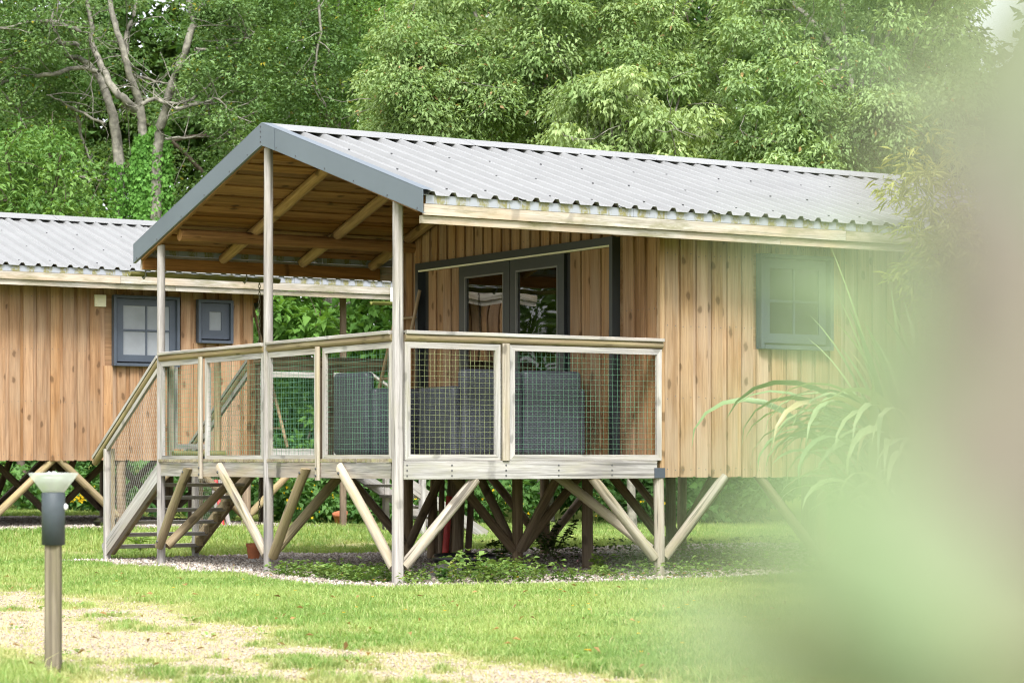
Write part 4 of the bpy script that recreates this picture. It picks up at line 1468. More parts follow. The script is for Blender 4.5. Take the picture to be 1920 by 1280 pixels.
C1 = volume(120, (390, 660), (-60, 235), (40.6, 43.5), oak_shape)
C2 = volume(80, (-120, 165), (-60, 110), (40.8, 43.8), oak_shape)
C3 = volume(190, (-120, 520), (-90, 400), (44, 48), oak_shape)
E_ = np.array(ends)
dd_, ss_ = view_uv(E_[:, 0], E_[:, 1])
ex_ = 960 + ss_ / dd_ * 4533
ey_ = 864 - (E_[:, 2] - CAMZ) / dd_ * 4533
E_ = E_[(ex_ < 140) | (ex_ > 350) | (ey_ < 10)]
C4 = E_[rng.integers(0, len(E_), 170)]
C = np.concatenate([C1, C2, C3, C4])
R = rng.uniform(0.22, 0.5, len(C))
leaf_object('crown', *cluster_leaves(C, R, 130, 0.072, 0.1, (0.075, 0.15, 0.045), (0.20, 0.31, 0.12), odd=((0.30, 0.27, 0.03), 0.012)), parent=oak)
# ivy on the trunks
IV = []
for pts, top, cnt, thick in ((lim[1][0], 268, 3600, 0.16), (lim[2][0], 250, 4200, 0.24), (lim[0][0], 318, 1800, 0.14)):
    for i in range(cnt):
        y = top - 15 + 190 * rng.random() ** 0.85
        x = np.interp(y, [p[1] for p in pts][::-1], [p[0] for p in pts][::-1])
        a = rng.uniform(0, 2 * math.pi)
        rr = (0.09 + thick * rng.random()) * (0.55 + 0.45 * min(1.0, (y - top + 15) / 60.0))
        IV.append(at(x - (3 if pts is lim[2][0] else 0), y, Zt) + np.array([math.cos(a) * rr, math.sin(a) * rr, 0]))
IV = np.array(IV)
dv = rng.normal(size=IV.shape) * 0.35; dv[:, 2] -= 0.8
out = nrm_(IV - at(272, 400, Zt)) * np.array([1, 1, 0]) - VIEW * 0.5
s_ = rng.uniform(0.045, 0.085, len(IV))
t_ = rng.random((len(IV), 1))
leaf_object('ivy', IV, dv, out + rng.normal(size=IV.shape) * 0.4, s_, s_ * 0.95, np.array([0.08, 0.21, 0.035]) * (1 - t_) + np.array([0.20, 0.42, 0.09]) * t_, parent=oak)


def leafy_tree(name, label, foot_px, Z0, boxes, size, cA, cB, group=None, trunk_r=0.16, height=9.0, droop=0.45, aspect=0.45, nl=150, rr=(0.28, 0.55), odd=None, bark='bark', twn=60, cat='tree'):
    """tree: trunk with limbs running into the crown; boxes = [(n, px range, py range, Z range, shape)]"""
    f = at(foot_px, 700, Z0); f[2] = float(ground_z(f[0], f[1]))
    o = empty(name, tuple(f), label, cat, group)
    C = np.concatenate([volume(n, px, py, zz, shp) for (n, px, py, zz, shp) in boxes])
    mb = MB()
    top = np.array([C[:, 0].mean(), C[:, 1].mean(), f[2] + height * 0.75])
    tr = limb(mb, [f - [0, 0, 0.2], f + (top - f) * 0.35 + rng.normal(size=3) * 0.15, f + (top - f) * 0.7, top], trunk_r, trunk_r * 0.4, 9)
    idx = rng.integers(0, len(C), 16)
    br = []
    for i in idx:
        s0 = tr[rng.integers(len(tr) // 4, len(tr))]
        mid = (s0 + C[i]) / 2 + np.array([0, 0, 0.3])
        br += limb(mb, [s0, mid, C[i]], trunk_r * 0.32, 0.015, 6)
    twigs(mb, C, twn, 0.8, 0.009)
    mb.build('trunk', M[bark], o)
    R = rng.uniform(*rr, len(C))
    leaf_object('crown', *cluster_leaves(C, R, nl, size, droop, cA, cB, aspect=aspect, odd=odd), parent=o)
    return o


def ell(cx, cy, rx, ry, k=0.0):
    def f(x, y, z_, rg):
        return ((x - cx) / rx) ** 2 + ((y - cy) / ry) ** 2 < 1.0 + k * rg.random()
    return f


PALE = ((0.125, 0.215, 0.065), (0.345, 0.455, 0.20))
leafy_tree('broadleaf_tree', 'wide pale yellow-green tree with drooping leaves right behind the cabin roof', 1020, 38.0,
           [(250, (700, 1380), (-110, 330), (35.5, 39.5), ell(1030, 160, 360, 300, 0.15)), (70, (720, 960), (60, 300), (34.8, 36.5), None), (60, (960, 1340), (0, 300), (35, 36.5), None)],
           0.074, *PALE, droop=0.5, nl=400, odd=((0.40, 0.27, 0.14), 0.012), rr=(0.2, 0.62), twn=130, trunk_r=0.2)
leafy_tree('broadleaf_tree', 'small pale tree of drooping leaves standing up above the middle of the roof', 1190, 33.5,
           [(75, (1040, 1330), (150, 330), (32.6, 34.4), ell(1180, 270, 135, 130, 0.2))],
           0.088, (0.155, 0.25, 0.08), (0.39, 0.49, 0.22), droop=0.8, nl=230, rr=(0.16, 0.42), trunk_r=0.07, height=5, twn=50)
leafy_tree('broadleaf_tree', 'light green drooping tree over the right end of the roof', 1600, 36.0,
           [(190, (1370, 1830), (-110, 350), (33.5, 37.5), ell(1590, 150, 250, 330, 0.1)), (50, (1380, 1720), (120, 330), (32.5, 34), None)],
           0.076, (0.135, 0.23, 0.08), (0.335, 0.45, 0.20), droop=0.55, nl=380, odd=((0.40, 0.28, 0.12), 0.008), rr=(0.2, 0.6), twn=120)
leafy_tree('broadleaf_tree', 'fresh green oak-leaved tree between the grey oak and the pale tree', 640, 44.0,
           [(190, (470, 780), (-110, 330), (41.5, 46), None)],
           0.085, (0.085, 0.18, 0.04), (0.21, 0.34, 0.10), droop=0.2, nl=130, odd=((0.30, 0.20, 0.08), 0.01))
leafy_tree('ivy_bush', 'low leafy bush rising behind the roof of the second cabin at the far left', 60, 39.0,
           [(75, (-70, 170), (255, 430), (37.5, 40.5), ell(55, 400, 130, 145, 0.2))],
           0.10, (0.075, 0.17, 0.04), (0.20, 0.33, 0.09), droop=0.3, nl=130, trunk_r=0.08, height=4.5, cat='bush', bark='barkdark')
leafy_tree('hazel_bush', 'dark green bush with large leaves seen between the cabins under the eaves', 600, 42.0,
           [(150, (430, 800), (520, 860), (39, 45), None)],
           0.19, (0.055, 0.14, 0.025), (0.15, 0.29, 0.06), droop=0.3, nl=85, aspect=0.55, trunk_r=0.09, height=3.5, cat='bush', bark='barkdark')
for i, (px, lab) in enumerate(((-30, 'dark woodland tree at the far left edge'), (420, 'dark woodland tree behind the grey oak'), (860, 'dark woodland tree behind the gap left of the pale tree'), (1420, 'dark woodland tree in the gap between the two pale trees'))):
    Zw = 50 + i % 2 * 2
    leafy_tree('woodland_tree', lab, px, Zw, [(130, (px - 260, px + 260), (-130, 480), (Zw - 3, Zw + 3), None)],
               0.15, (0.04, 0.10, 0.022), (0.10, 0.185, 0.045), group='trees of the wood behind', droop=0.25, nl=110, aspect=0.55, rr=(0.45, 0.85), bark='barkdark', twn=20, trunk_r=0.2)
# the wood itself, one mass beyond them
C = np.concatenate([volume(1300, (-260, 2150), (-160, 900), (54, 63)), volume(520, (-4600, -260), (-160, 900), (40, 60))])
keep = []
for c in C:
    d_, s_2 = view_uv(c[0], c[1])
    px = 960 + s_2 / d_ * 4533; py = 864 - (c[2] - CAMZ) / d_ * 4533
    keep.append(not (1790 < px < 1960 and -60 < py < 130))
C = C[np.array(keep)]
tag(leaf_object('woodland', *cluster_leaves(C, rng.uniform(0.8, 1.4, len(C)), 130, 0.26, 0.2, (0.035, 0.075, 0.018), (0.08, 0.13, 0.03), aspect=0.6)), 'dark green wood closing the view behind everything', 'woodland', kind='stuff')

# --- bramble bank behind the lawn
C = []
for i in range(300):
    Z = rng.uniform(37.2, 41)
    px = rng.uniform(-120, 1700)
    p = at(px, 700, Z)
    hgt = (0.25 + 0.75 * rng.random()) * (0.55 + 0.25 * (Z - 37))
    p[2] = float(ground_z(p[0], p[1])) + hgt * (0.7 + 0.5 * float(vnoise(px * 0.01, 3.0, 1.0, 4)))
    C.append(p)
C = np.array(C)
tag(leaf_object('bramble_bank', *cluster_leaves(C, rng.uniform(0.25, 0.45, len(C)), 130, 0.13, 0.25, (0.05, 0.135, 0.035), (0.14, 0.27, 0.075), aspect=0.62)), 'bank of brambles and nettles behind the lawn, seen between the stilts', 'brambles', kind='stuff')
# yellow flowers in the bank
Pf = np.array([at(rng.uniform(130, 160), rng.uniform(928, 942), 36.9) for i in range(26)] + [at(rng.uniform(100, 1250), rng.uniform(905, 975), 36.9) for i in range(70)])
Df = rng.normal(size=Pf.shape); Df[:, 2] = abs(Df[:, 2]) * 0.3
sz = rng.uniform(0.03, 0.055, len(Pf))
tag(leaf_object('yellow_flowers', Pf, Df, -VIEW + rng.normal(size=Pf.shape) * 0.3, sz, sz, np.tile([0.75, 0.52, 0.02], (len(Pf), 1))), 'small yellow flowers dotted through the bramble bank', 'flowers', kind='stuff')

# --- gravel stones
def stones(name, x, y, smin, smax, label, sand=0.0):
    n = len(x)
    z = ground_z(x, y)
    base = np.array([[1, 0, 0], [-1, 0, 0], [0, 1, 0], [0, -1, 0], [0, 0, 1], [0, 0, -1]], float)
    f = np.array([[0, 2, 4], [2, 1, 4], [1, 3, 4], [3, 0, 4], [2, 0, 5], [1, 2, 5], [3, 1, 5], [0, 3, 5]])
    s = rng.uniform(smin, smax, (n, 1, 1)) * np.array([1, 1, 0.75]) * rng.uniform(0.7, 1.3, (n, 1, 3))
    V = base[None] * s + rng.normal(size=(n, 6, 3)) * 0.0025
    a = rng.uniform(0, 6.28, n); ca, sa = np.cos(a)[:, None], np.sin(a)[:, None]
    V = np.stack([V[..., 0] * ca - V[..., 1] * sa, V[..., 0] * sa + V[..., 1] * ca, V[..., 2]], -1)
    V += np.stack([x, y, z + 0.006], -1)[:, None]
    F = (np.arange(n)[:, None, None] * 6 + f).reshape(-1, 3)
    t = rng.random((n, 1))
    col = np.where(t < 0.45, np.array([[0.37, 0.32, 0.265]]), np.where(t < 0.8, np.array([[0.23, 0.19, 0.155]]), np.array([[0.47, 0.44, 0.40]]))) * rng.uniform(0.75, 1.2, (n, 1))
    col = col * (1 - sand) + np.array([0.42, 0.355, 0.28]) * sand * rng.uniform(0.75, 1.15, (n, 1))
    tag(rawmesh(name, V.reshape(-1, 3), F, M['stones'], None, False, col=np.repeat(col, 6, 0)), label, 'gravel', kind='stuff')


def gravel():
    n = 34000
    x = rng.uniform(-0.8, 8.5, n); y = rng.uniform(-0.7, 6.4, n)
    keep = (gravel_mask(x, y) > 0.5) & (rng.random(n) < np.where(x < 3.6, 1.0, 0.6))
    x2 = rng.uniform(-2.2, 5.6, 26000); y2 = rng.uniform(9.0, 15.3, 26000)
    k2 = gravel_mask(x2, y2) > 0.5
    x = np.concatenate([x[keep], x2[k2]]); y = np.concatenate([y[keep], y2[k2]])
    stones('gravel', x, y, 0.010, 0.024, 'gravel bed under the two cabins')
    n = 26000
    d = rng.uniform(9.3, 20, n); s_ = rng.uniform(-0.235, 0.235, n) * d
    x = CAMX + VIEW[0] * d + RIGHT[0] * s_; y = CAMY + VIEW[1] * d + RIGHT[1] * s_
    k_ = path_mask(x, y) > 0.25 + 0.5 * rng.random(n)
    stones('path_grit', x[k_], y[k_], 0.003, 0.008, 'fine grit on the worn sandy track', 0.8)


gravel()
n = 160
d = rng.uniform(10, 22, n); s_ = rng.uniform(-0.21, 0.16, n) * d
Pl = np.stack([CAMX + VIEW[0] * d + RIGHT[0] * s_, CAMY + VIEW[1] * d + RIGHT[1] * s_, 0.02 + 0.03 * rng.random(n)], -1)
sz = rng.uniform(0.025, 0.055, n)
tag(leaf_object('fallen_leaves', Pl, rng.normal(size=Pl.shape) * [1, 1, 0.25], np.array([0, 0, 1.0]) + rng.normal(size=Pl.shape) * 0.3, sz, sz * 0.5, np.array([0.30, 0.19, 0.08]) * rng.uniform(0.6, 1.3, (n, 1))), 'a few dry brown leaves fallen on the lawn', 'leaves', kind='stuff')


# --- weeds along and under the deck
def weeds():
    pts = []
    for i in range(380):
        x = rng.uniform(-0.1, 4.6); y = abs(rng.normal(0, 0.42)) - 0.34
        v = fbm(x, y, 1.6, 21)
        if v < 0.5 or (x > 2.75 and rng.random() < 0.5): continue
        pts.append((x, y, rng.uniform(0.3, 0.7) + 2.8 * (v - 0.5)))
    for i in range(120):
        x = abs(rng.normal(0, 0.3)) - 0.2; y = rng.uniform(0.2, 1.9)
        pts.append((x, y, rng.uniform(0.4, 0.8)))
    for i in range(120):
        pts.append((rng.uniform(3.2, 8.2), rng.uniform(-0.3, 4.5), rng.uniform(0.6, 1.3)))
    P, D, Nn, L, Wd, cl = [], [], [], [], [], []
    for x, y, s in pts:
        h = 0.18 * s
        zg = float(ground_z(x, y))
        base = rng.random()
        c0 = np.array([0.07, 0.145, 0.03]) * (1 - base) + np.array([0.20, 0.29, 0.085]) * base
        for k in range(16):
            a = rng.uniform(0, 6.28); rr = rng.random() ** 0.6 * 0.13 * s
            P.append((x + math.cos(a) * rr, y + math.sin(a) * rr, zg + h * rng.random()))
            D.append((math.cos(a), math.sin(a), rng.uniform(-0.2, 0.8)))
            Nn.append((rng.normal() * 0.3, rng.normal() * 0.3, 1))
            l = rng.uniform(0.022, 0.058) * (0.6 + 0.6 * s)
            L.append(l); Wd.append(l * rng.uniform(0.45, 0.8))
            c = c0 * rng.uniform(0.75, 1.25)
            if rng.random() < 0.012: c = np.array([0.42, 0.16, 0.22]); L[-1] = 0.02; Wd[-1] = 0.016
            cl.append(c)
    tag(leaf_object('weeds', np.array(P), np.array(D), np.array(Nn), np.array(L), np.array(Wd), np.array(cl)), 'low leafy weeds along the edge of the deck and under it', 'weeds', kind='stuff')


weeds()


def herb(name, loc, label, stems, hgt, leaf, col, aspect=0.5, spread=0.4, nleaf=9):
    o = empty(name, loc, label, 'plant')
    mb = MB(); P, D, Nn, L, Wd, cl = [], [], [], [], [], []
    for i in range(stems):
        a = rng.uniform(0, 6.28); q = np.array(loc, float); d = np.array([math.cos(a) * spread, math.sin(a) * spread, 1.0])
        tip = q + d * hgt * rng.uniform(0.7, 1.0)
        mid = (q + tip) / 2 + np.array([0, 0, 0.05])
        mb.tube([q, mid, tip], 0.005, 5, 0.002)
        for k in range(nleaf):
            t = 0.25 + 0.75 * k / nleaf
            c = q + (tip - q) * t; b = rng.uniform(0, 6.28)
            P.append(c); D.append((math.cos(b), math.sin(b), rng.uniform(-0.1, 0.5))); Nn.append((rng.normal() * .3, rng.normal() * .3, 1))
            l = leaf * rng.uniform(0.7, 1.2); L.append(l); Wd.append(l * aspect)
            cl.append(np.array(col) * rng.uniform(0.8, 1.2))
    mb.build('stem', M['stem'], o)
    leaf_object('foliage', np.array(P), np.array(D), np.array(Nn), np.array(L), np.array(Wd), np.array(cl), parent=o)
    return o


def gpt(px, py):
    Z = CAMZ * 4533 / (py - 864); p = at(px, py, Z)
    return (float(p[0]), float(p[1]), float(ground_z(p[0], p[1])))


herb('weed_plant', gpt(846, 1086), 'pale yellow-green sapling in front of the black pipe coil', 1, 0.26, 0.055, (0.33, 0.36, 0.10), 0.6, 0.12, 14)
herb('weed_plant', gpt(925, 1082), 'broad-leaved green weed in front of the inner stilt', 6, 0.20, 0.09, (0.12, 0.21, 0.06), 0.5, 0.7, 7)
herb('weed_plant', gpt(830, 1084), 'dark green low weed beside the pale sapling', 5, 0.14, 0.075, (0.06, 0.14, 0.035), 0.55, 0.6, 6)
herb('weed_plant', gpt(946, 1050), 'upright dock plant on the gravel left of the inner stilt', 5, 0.30, 0.15, (0.09, 0.17, 0.03), 0.22, 0.25, 6)
herb('weed_plant', gpt(1125, 1068), 'bright green lobed weed at the foot of the single inner post', 6, 0.2, 0.07, (0.20, 0.31, 0.06), 0.7, 0.6, 8)
herb('weed_plant', gpt(262, 1032), 'tuft of long-leaved weeds at the foot of the stair', 7, 0.22, 0.16, (0.17, 0.28, 0.06), 0.16, 0.6, 4)
herb('weed_plant', gpt(1035, 1040), 'dark bushy weed in the shade under the cabin', 14, 0.42, 0.07, (0.06, 0.11, 0.025), 0.55, 0.7, 12)


# --- grass blades
def grass():
    n = 980000
    ang = np.where(rng.random(n) < 0.75, rng.uniform(-0.23, 0.23, n), rng.uniform(-0.36, 0.36, n))
    u = rng.random(n)
    d = 9.2 * (40 / 9.2) ** (u ** 1.12)
    s = np.tan(ang) * d
    x = CAMX + VIEW[0] * d + RIGHT[0] * s
    y = CAMY + VIEW[1] * d + RIGHT[1] * s
    pm = path_mask(x, y); gm = gravel_mask(x, y)
    nz = 0.6 * vnoise(x, y, 1.8, 31) + 0.4 * vnoise(x, y, 7.0, 32)
    pw = np.clip(pm + (vnoise(x, y, 6.0, 34) - 0.5) * 0.55 * (pm > 0.05), 0, 1)
    keep = (rng.random(n) < 1.0 - 0.9 * sstep(0.2, 0.75, pw)) & (gm < 0.45 + 0.1 * rng.random(n)) & (d < 39)
    x, y, d, pw, nz = x[keep], y[keep], d[keep], pw[keep], nz[keep]
    n = len(x)
    z = ground_z(x, y) - 0.004
    h = (0.022 + 0.034 * rng.random(n) + 0.03 * (nz - 0.4)) * (1 - 0.6 * sstep(0.1, 0.5, pw)) * (1 + 0.35 * (d > 24))
    tall = rng.random(n) < 0.015
    h = np.where(tall, h * 1.9, h)
    lamp = (np.hypot(x - LP[0], y - LP[1]) < 0.55) | (d < 11.6 - 0.0 * x)
    h = np.where(lamp & (pw < 0.4), h * 1.5, h)
    w = rng.uniform(0.0017, 0.0034, n) * (1 + 0.05 * (d - 9))
    a = rng.uniform(0, 6.28, n); b = rng.uniform(0, 6.28, n)
    lean = rng.uniform(0.15, 0.9, n)
    S = np.stack([np.cos(a), np.sin(a), 0 * a], -1) * w[:, None]
    Ld = np.stack([np.cos(b), np.sin(b), 0 * b], -1)
    P = np.stack([x, y, z], -1)
    mid = P + Ld * (lean * h * 0.3)[:, None] + np.array([0, 0, 1.0]) * (h * 0.6)[:, None]
    tip = P + Ld * (lean * h * 0.95)[:, None] + np.array([0, 0, 1.0]) * h[:, None] * (1.1 - 0.4 * lean[:, None])
    V = np.stack([P - S, P + S, mid + S * 0.8, mid - S * 0.8, tip], 1).reshape(-1, 3)
    k = np.arange(n)[:, None] * 5
    F = np.concatenate([k + np.array([0, 1, 2]), k + np.array([0, 2, 3]), k + np.array([3, 2, 4])], 0)
    t = np.clip(rng.random(n) * 0.75 + (nz - 0.5) * 1.3 + (vnoise(x, y, 0.55, 37) - 0.5) * 0.5 + 0.1, 0, 1)[:, None]
    col = np.array([0.16, 0.28, 0.065]) * (1 - t) + np.array([0.36, 0.445, 0.15]) * t
    dry = np.clip(sstep(0.08, 0.45, pw) * 0.8 + (rng.random(n) < 0.09) * 0.7, 0, 1)[:, None] * rng.uniform(0.5, 1, (n, 1))
    col = col * (1 - dry) + np.array([0.50, 0.455, 0.25]) * dry
    tag(rawmesh('grass', V, F, M['grass'], None, False, col=np.repeat(col, 5, 0)), 'short lawn grass', 'grass', kind='stuff')


grass()
Pw, Dw, cw = [], [], []
for i in range(230):
    d = rng.uniform(9.8, 26); s_ = rng.uniform(-0.24, 0.2) * d
    x = CAMX + VIEW[0] * d + RIGHT[0] * s_; y = CAMY + VIEW[1] * d + RIGHT[1] * s_
    if gravel_mask(x, y) > 0.3 or path_mask(x, y) > 0.75: continue
    g = rng.uniform(0.7, 1.2)
    for k in range(9):
        a = rng.uniform(0, 6.28)
        Pw.append((x + 0.02 * math.cos(a), y + 0.02 * math.sin(a), float(ground_z(x, y)) + rng.uniform(0.008, 0.028)))
        Dw.append((math.cos(a), math.sin(a), rng.uniform(0.1, 0.9))); cw.append(np.array([0.22, 0.36, 0.10]) * g)
Pw = np.array(Pw); sw_ = rng.uniform(0.018, 0.045, len(Pw))
tag(leaf_object('lawn_weeds', Pw, np.array(Dw), np.tile([0, 0, 1.0], (len(Pw), 1)) + rng.normal(size=Pw.shape) * 0.2, sw_, sw_ * 0.42, np.array(cw)), 'small leafy weeds scattered in the lawn', 'weeds', kind='stuff')
Pf = []
for i in range(40):
    d = rng.uniform(11.5, 19); s = rng.uniform(-0.2, 0.12) * d
    Pf.append((CAMX + VIEW[0] * d + RIGHT[0] * s, CAMY + VIEW[1] * d + RIGHT[1] * s, 0.055))
Pf = np.array(Pf)
Pf = Pf[(path_mask(Pf[:, 0], Pf[:, 1]) < 0.3) & (gravel_mask(Pf[:, 0], Pf[:, 1]) < 0.3)]
Pf = np.repeat(Pf, 6, 0)
an = np.tile(np.arange(6) / 6 * 6.28, len(Pf) // 6)
Df = np.stack([np.cos(an), np.sin(an), 0 * an + 0.25], -1)
sz = np.full(len(Pf), 0.012)
tag(leaf_object('dandelions', Pf, Df, np.tile([0, 0, 1.0], (len(Pf), 1)), sz, sz * 0.8, np.tile([0.8, 0.5, 0.02], (len(Pf), 1))), 'few small yellow dandelions scattered in the lawn', 'flowers', kind='stuff')


# --- strap-leaved flax beside the cabin
def strap_leaf(parent, base, az, L, w, elev, bend, col, seg=16, fold=0.35, twist=0.0):
    """long arching leaf, folded along its midrib"""
    h = np.array([math.cos(az), math.sin(az), 0]); p = np.array(base, float)
    V, F, cl = [], [], []
    e = elev
    side = np.array([-math.sin(az), math.cos(az), 0])
    for k in range(seg + 1):
        t = k / seg
        ww = w * (0.55 + 0.9 * t if t < 0.45 else (1.0 - ((t - 0.45) / 0.55) ** 2.0)) if t < 1 else 0.0
        dirv = h * math.cos(e) + UP * math.sin(e)
        up = np.cross(side, dirv)
        sd_ = side * math.cos(twist * t) + up * math.sin(twist * t)
        u2 = np.cross(sd_, dirv)
        V += [p + sd_ * ww / 2 - u2 * fold * ww / 2, p, p - sd_ * ww / 2 - u2 * fold * ww / 2]
        cl += [np.array(col)] * 3
        p = p + dirv * L / seg
        e -= bend / seg * (0.15 + 2.6 * t * t)
    for k in range(seg):
        b = k * 3
        F += [(b, b + 1, b + 4, b + 3), (b + 1, b + 2, b + 5, b + 4)]
    V = np.array(V) - np.array(wloc(parent))
    return rawmesh('leaf', V, np.array(F), M['flax'], parent, True, col=np.array(cl))


fb = gpt(1735, 1094)
flax = empty('flax_plant', fb, 'big clump of arching strap-shaped leaves beside the cabin wall', 'plant')
AZR = math.atan2(RIGHT[1], RIGHT[0])
for i in range(170):
    f = rng.random()
    az = rng.uniform(0, 6.28)
    if i < 95: az = AZR + math.pi + rng.normal() * 0.7 + 0.25        # most hang to the left, over the lawn edge
    b = np.array(fb) + np.array([rng.normal() * 0.16, rng.normal() * 0.16, -0.03])
    kind = i % 4
    if kind == 0: L, el, bd = rng.uniform(1.6, 2.4), rng.uniform(1.35, 1.52), rng.uniform(0.2, 0.9)
    elif kind < 3: L, el, bd = rng.uniform(1.9, 2.7), rng.uniform(1.30, 1.50), rng.uniform(3.0, 3.7)
    else: L, el, bd = rng.uniform(1.3, 1.8), rng.uniform(1.1, 1.35), rng.uniform(2.4, 2.9)
    g = rng.random()
    col = np.array([0.15, 0.23, 0.10]) * (1 - g) + np.array([0.36, 0.44, 0.22]) * g
    if rng.random() < 0.1: col = np.array([0.40, 0.34, 0.18])
    strap_leaf(flax, b, az, L, rng.uniform(0.07, 0.11), el, bd, col, twist=rng.normal() * 0.5)
for (tx, ty, bend) in ((1527, 468, 0.25), (1532, 558, 0.35), (1663, 530, 0.1), (1712, 565, -0.05), (1598, 602, 0.9)):
    tgt = at(tx, ty, 19.6); b = np.array(fb) + np.array([0, 0, 0.0])
    hv = tgt - b; az = math.atan2(hv[1], hv[0]); L = np.linalg.norm(hv); el = math.atan2(hv[2], math.hypot(hv[0], hv[1]))
    strap_leaf(flax, b, az, L * (1 + bend * bend * 0.05), 0.055, el + bend * 0.4, bend * 0.85, np.array([0.22, 0.29, 0.11]))

# --- yellow-green bamboo at the right end of the cabin
bb_ = at(1890, 700, 20.6); bb_[2] = 0.0
bam = empty('bamboo_clump', tuple(bb_), 'yellow-green bamboo arching over the right end of the roof', 'bamboo')
mb = MB(); nodes_ = []
for i in range(26):
    a = rng.uniform(0, 6.28); r0 = rng.uniform(0, 0.35)
    p = bb_ + np.array([math.cos(a) * r0, math.sin(a) * r0, -0.05])
    lean = -RIGHT * rng.uniform(-0.1, 0.85) + VIEW * rng.normal() * 0.3
    Hh = rng.uniform(2.9, 4.3)
    pts = []
    for k in range(9):
        t = k / 8
        pts.append(p + UP * Hh * (t - 0.16 * t ** 3) + lean * t ** 2.2)
    mb.tube(pts, 0.011, 6, 0.003)
    nodes_ += pts[4:]
mb.build('culm', M['stem'], bam)
nd = np.array(nodes_)
C = nd[rng.integers(0, len(nd), 330)] + rng.normal(size=(330, 3)) * 0.14
leaf_object('foliage', *cluster_leaves(C, rng.uniform(0.12, 0.26, len(C)), 50, 0.10, 0.3, (0.25, 0.31, 0.07), (0.46, 0.48, 0.16), aspect=0.17), parent=bam)


# --- shrub right in front of the lens, far out of focus
def near(px, py, Z):
    return at(px, py, Z)


fg_base = np.array([CAMX, CAMY, 0]) + VIEW * 0.42 + RIGHT * 0.30
shrub = empty('garden_shrub', tuple(fg_base), 'blurred pale green shrub close to the lens, filling the right edge', 'shrub')
mb = MB()
P, D, Nn, L, Wd, cl = [], [], [], [], [], []


def fleaf(px, py, Z, ang, ln, wd, col):
    Z, ln, wd = Z * 0.8, ln * 0.8, wd * 0.8
    p = at(px, py, Z)
    d = RIGHT * math.cos(ang) + UP * math.sin(ang) + VIEW * rng.uniform(-0.25, 0.25)
    P.append(p - d * ln * 0.45); D.append(d); Nn.append(-VIEW * 0.75 + UP * 0.7 + rng.normal(size=3) * 0.15)
    L.append(ln); Wd.append(wd); cl.append(np.array(col) * rng.uniform(0.93, 1.07))


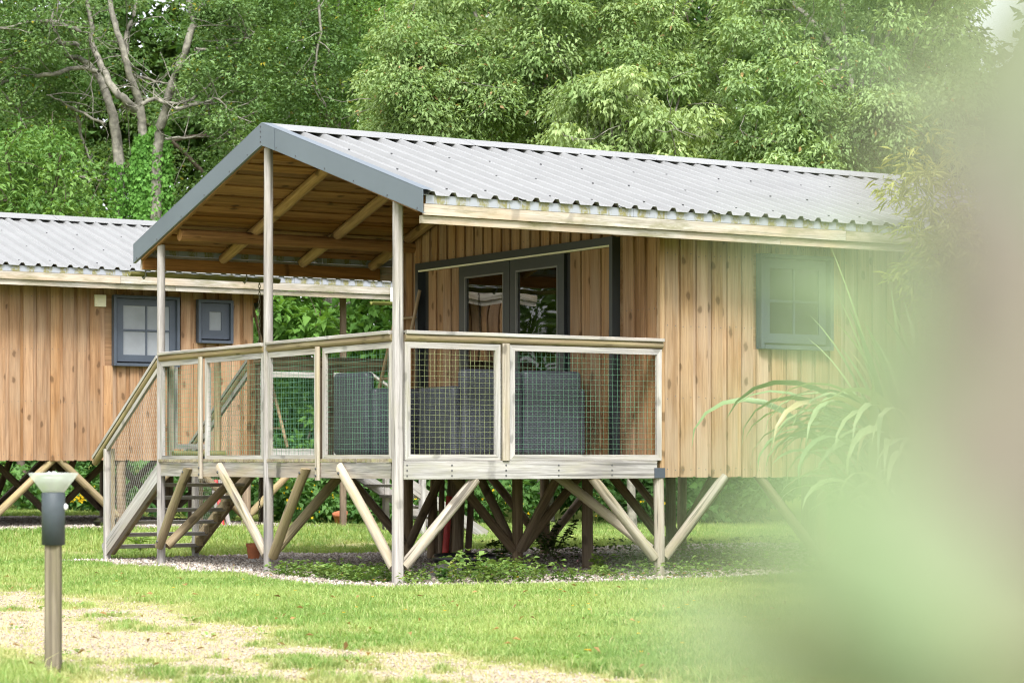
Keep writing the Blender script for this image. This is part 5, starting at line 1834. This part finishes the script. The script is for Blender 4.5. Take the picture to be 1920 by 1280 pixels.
GRN = (0.20, 0.27, 0.15); GRY = (0.18, 0.195, 0.155); TAN = (0.245, 0.218, 0.18); DOL = (0.145, 0.165, 0.095); PGR = (0.24, 0.28, 0.16); OLV = (0.21, 0.22, 0.125); BRN = (0.13, 0.112, 0.088)
FG = [  # px, py, Z, angle, length, width, colour
    (1735, 900, 0.30, 1.9, 0.050, 0.022, GRN), (1670, 1060, 0.27, 2.2, 0.045, 0.022, GRN), (1770, 1010, 0.31, 1.2, 0.050, 0.024, OLV), (1600, 1210, 0.29, 2.6, 0.045, 0.022, GRN),
    (1800, 780, 0.33, 1.5, 0.055, 0.026, GRY), (1890, 860, 0.30, 1.4, 0.055, 0.030, TAN), (1930, 960, 0.29, 1.7, 0.055, 0.032, TAN), (1830, 1030, 0.30, 0.9, 0.055, 0.024, BRN),
    (1900, 1180, 0.30, 0.5, 0.055, 0.032, PGR), (1770, 1180, 0.28, 2.8, 0.05, 0.024, OLV), (1840, 610, 0.32, 1.3, 0.05, 0.024, BRN), (1910, 640, 0.31, 1.8, 0.055, 0.032, GRY),
    (1855, 450, 0.31, 2.1, 0.045, 0.024, BRN), (1930, 460, 0.32, 1.2, 0.055, 0.030, GRY), (1890, 290, 0.33, 1.7, 0.050, 0.026, GRN), (1930, 150, 0.32, 1.4, 0.055, 0.030, DOL),
    (1560, 960, 0.40, 1.9, 0.045, 0.016, GRN), (1500, 1160, 0.40, 2.5, 0.05, 0.020, GRN), (1530, 1060, 0.34, 2.2, 0.045, 0.011, GRN), (1625, 820, 0.38, 1.9, 0.045, 0.006, GRN), (1565, 640, 0.44, 2.4, 0.045, 0.010, GRN), (1580, 490, 0.45, 2.8, 0.05, 0.009, GRN), (1710, 720, 0.40, 1.8, 0.05, 0.009, GRN),
    (1480, 830, 0.46, 1.8, 0.04, 0.006, GRN), (1440, 1270, 0.40, 2.7, 0.05, 0.017, GRN), (1700, 1290, 0.3, 2.9, 0.05, 0.026, OLV), (1850, 1300, 0.3, 0.3, 0.05, 0.03, PGR),
    (1740, 560, 0.42, 2.0, 0.05, 0.010, GRN), (1760, 330, 0.44, 2.2, 0.05, 0.009, GRN), (1700, 110, 0.46, 2.6, 0.05, 0.006, GRN),
    (1960, 760, 0.30, 1.5, 0.055, 0.03, TAN), (1970, 300, 0.32, 1.5, 0.055, 0.028, GRN), (1970, 1080, 0.29, 1.5, 0.055, 0.03, TAN)]
for f in FG: fleaf(*f)
# the rest of the bush, outside the picture to the right and below
for i in range(520):
    s = rng.uniform(0.16, 0.62); d_ = rng.uniform(0.16, 0.85); zz = rng.uniform(0.1, 1.45)
    if s / d_ < 0.262 and zz > CAMZ - 0.13 * d_ : continue
    p = np.array([CAMX, CAMY, 0]) + VIEW * d_ + RIGHT * s + UP * zz
    P.append(p); D.append(rng.normal(size=3)); Nn.append(UP + rng.normal(size=3) * 0.4); L.append(rng.uniform(0.04, 0.06)); Wd.append(rng.uniform(0.016, 0.028))
    cl.append(np.array(GRN if rng.random() < 0.6 else OLV) * rng.uniform(0.85, 1.1))
for i in range(9):
    q = fg_base + np.array([rng.normal() * 0.03, rng.normal() * 0.03, 0])
    top = np.array([CAMX, CAMY, 0]) + VIEW * rng.uniform(0.25, 0.6) + RIGHT * rng.uniform(0.2, 0.42) + UP * rng.uniform(0.95, 1.4)
    mb.tube([q, (q + top) / 2 + rng.normal(size=3) * 0.04, top], 0.006, 6, 0.002)
mb.build('stem', M['barkdark'], shrub)
leaf_object('foliage', np.array(P), np.array(D), np.array(Nn), np.array(L), np.array(Wd), np.array(cl), parent=shrub, mat='shrubleaf', fold=0.12, curl=0.1)
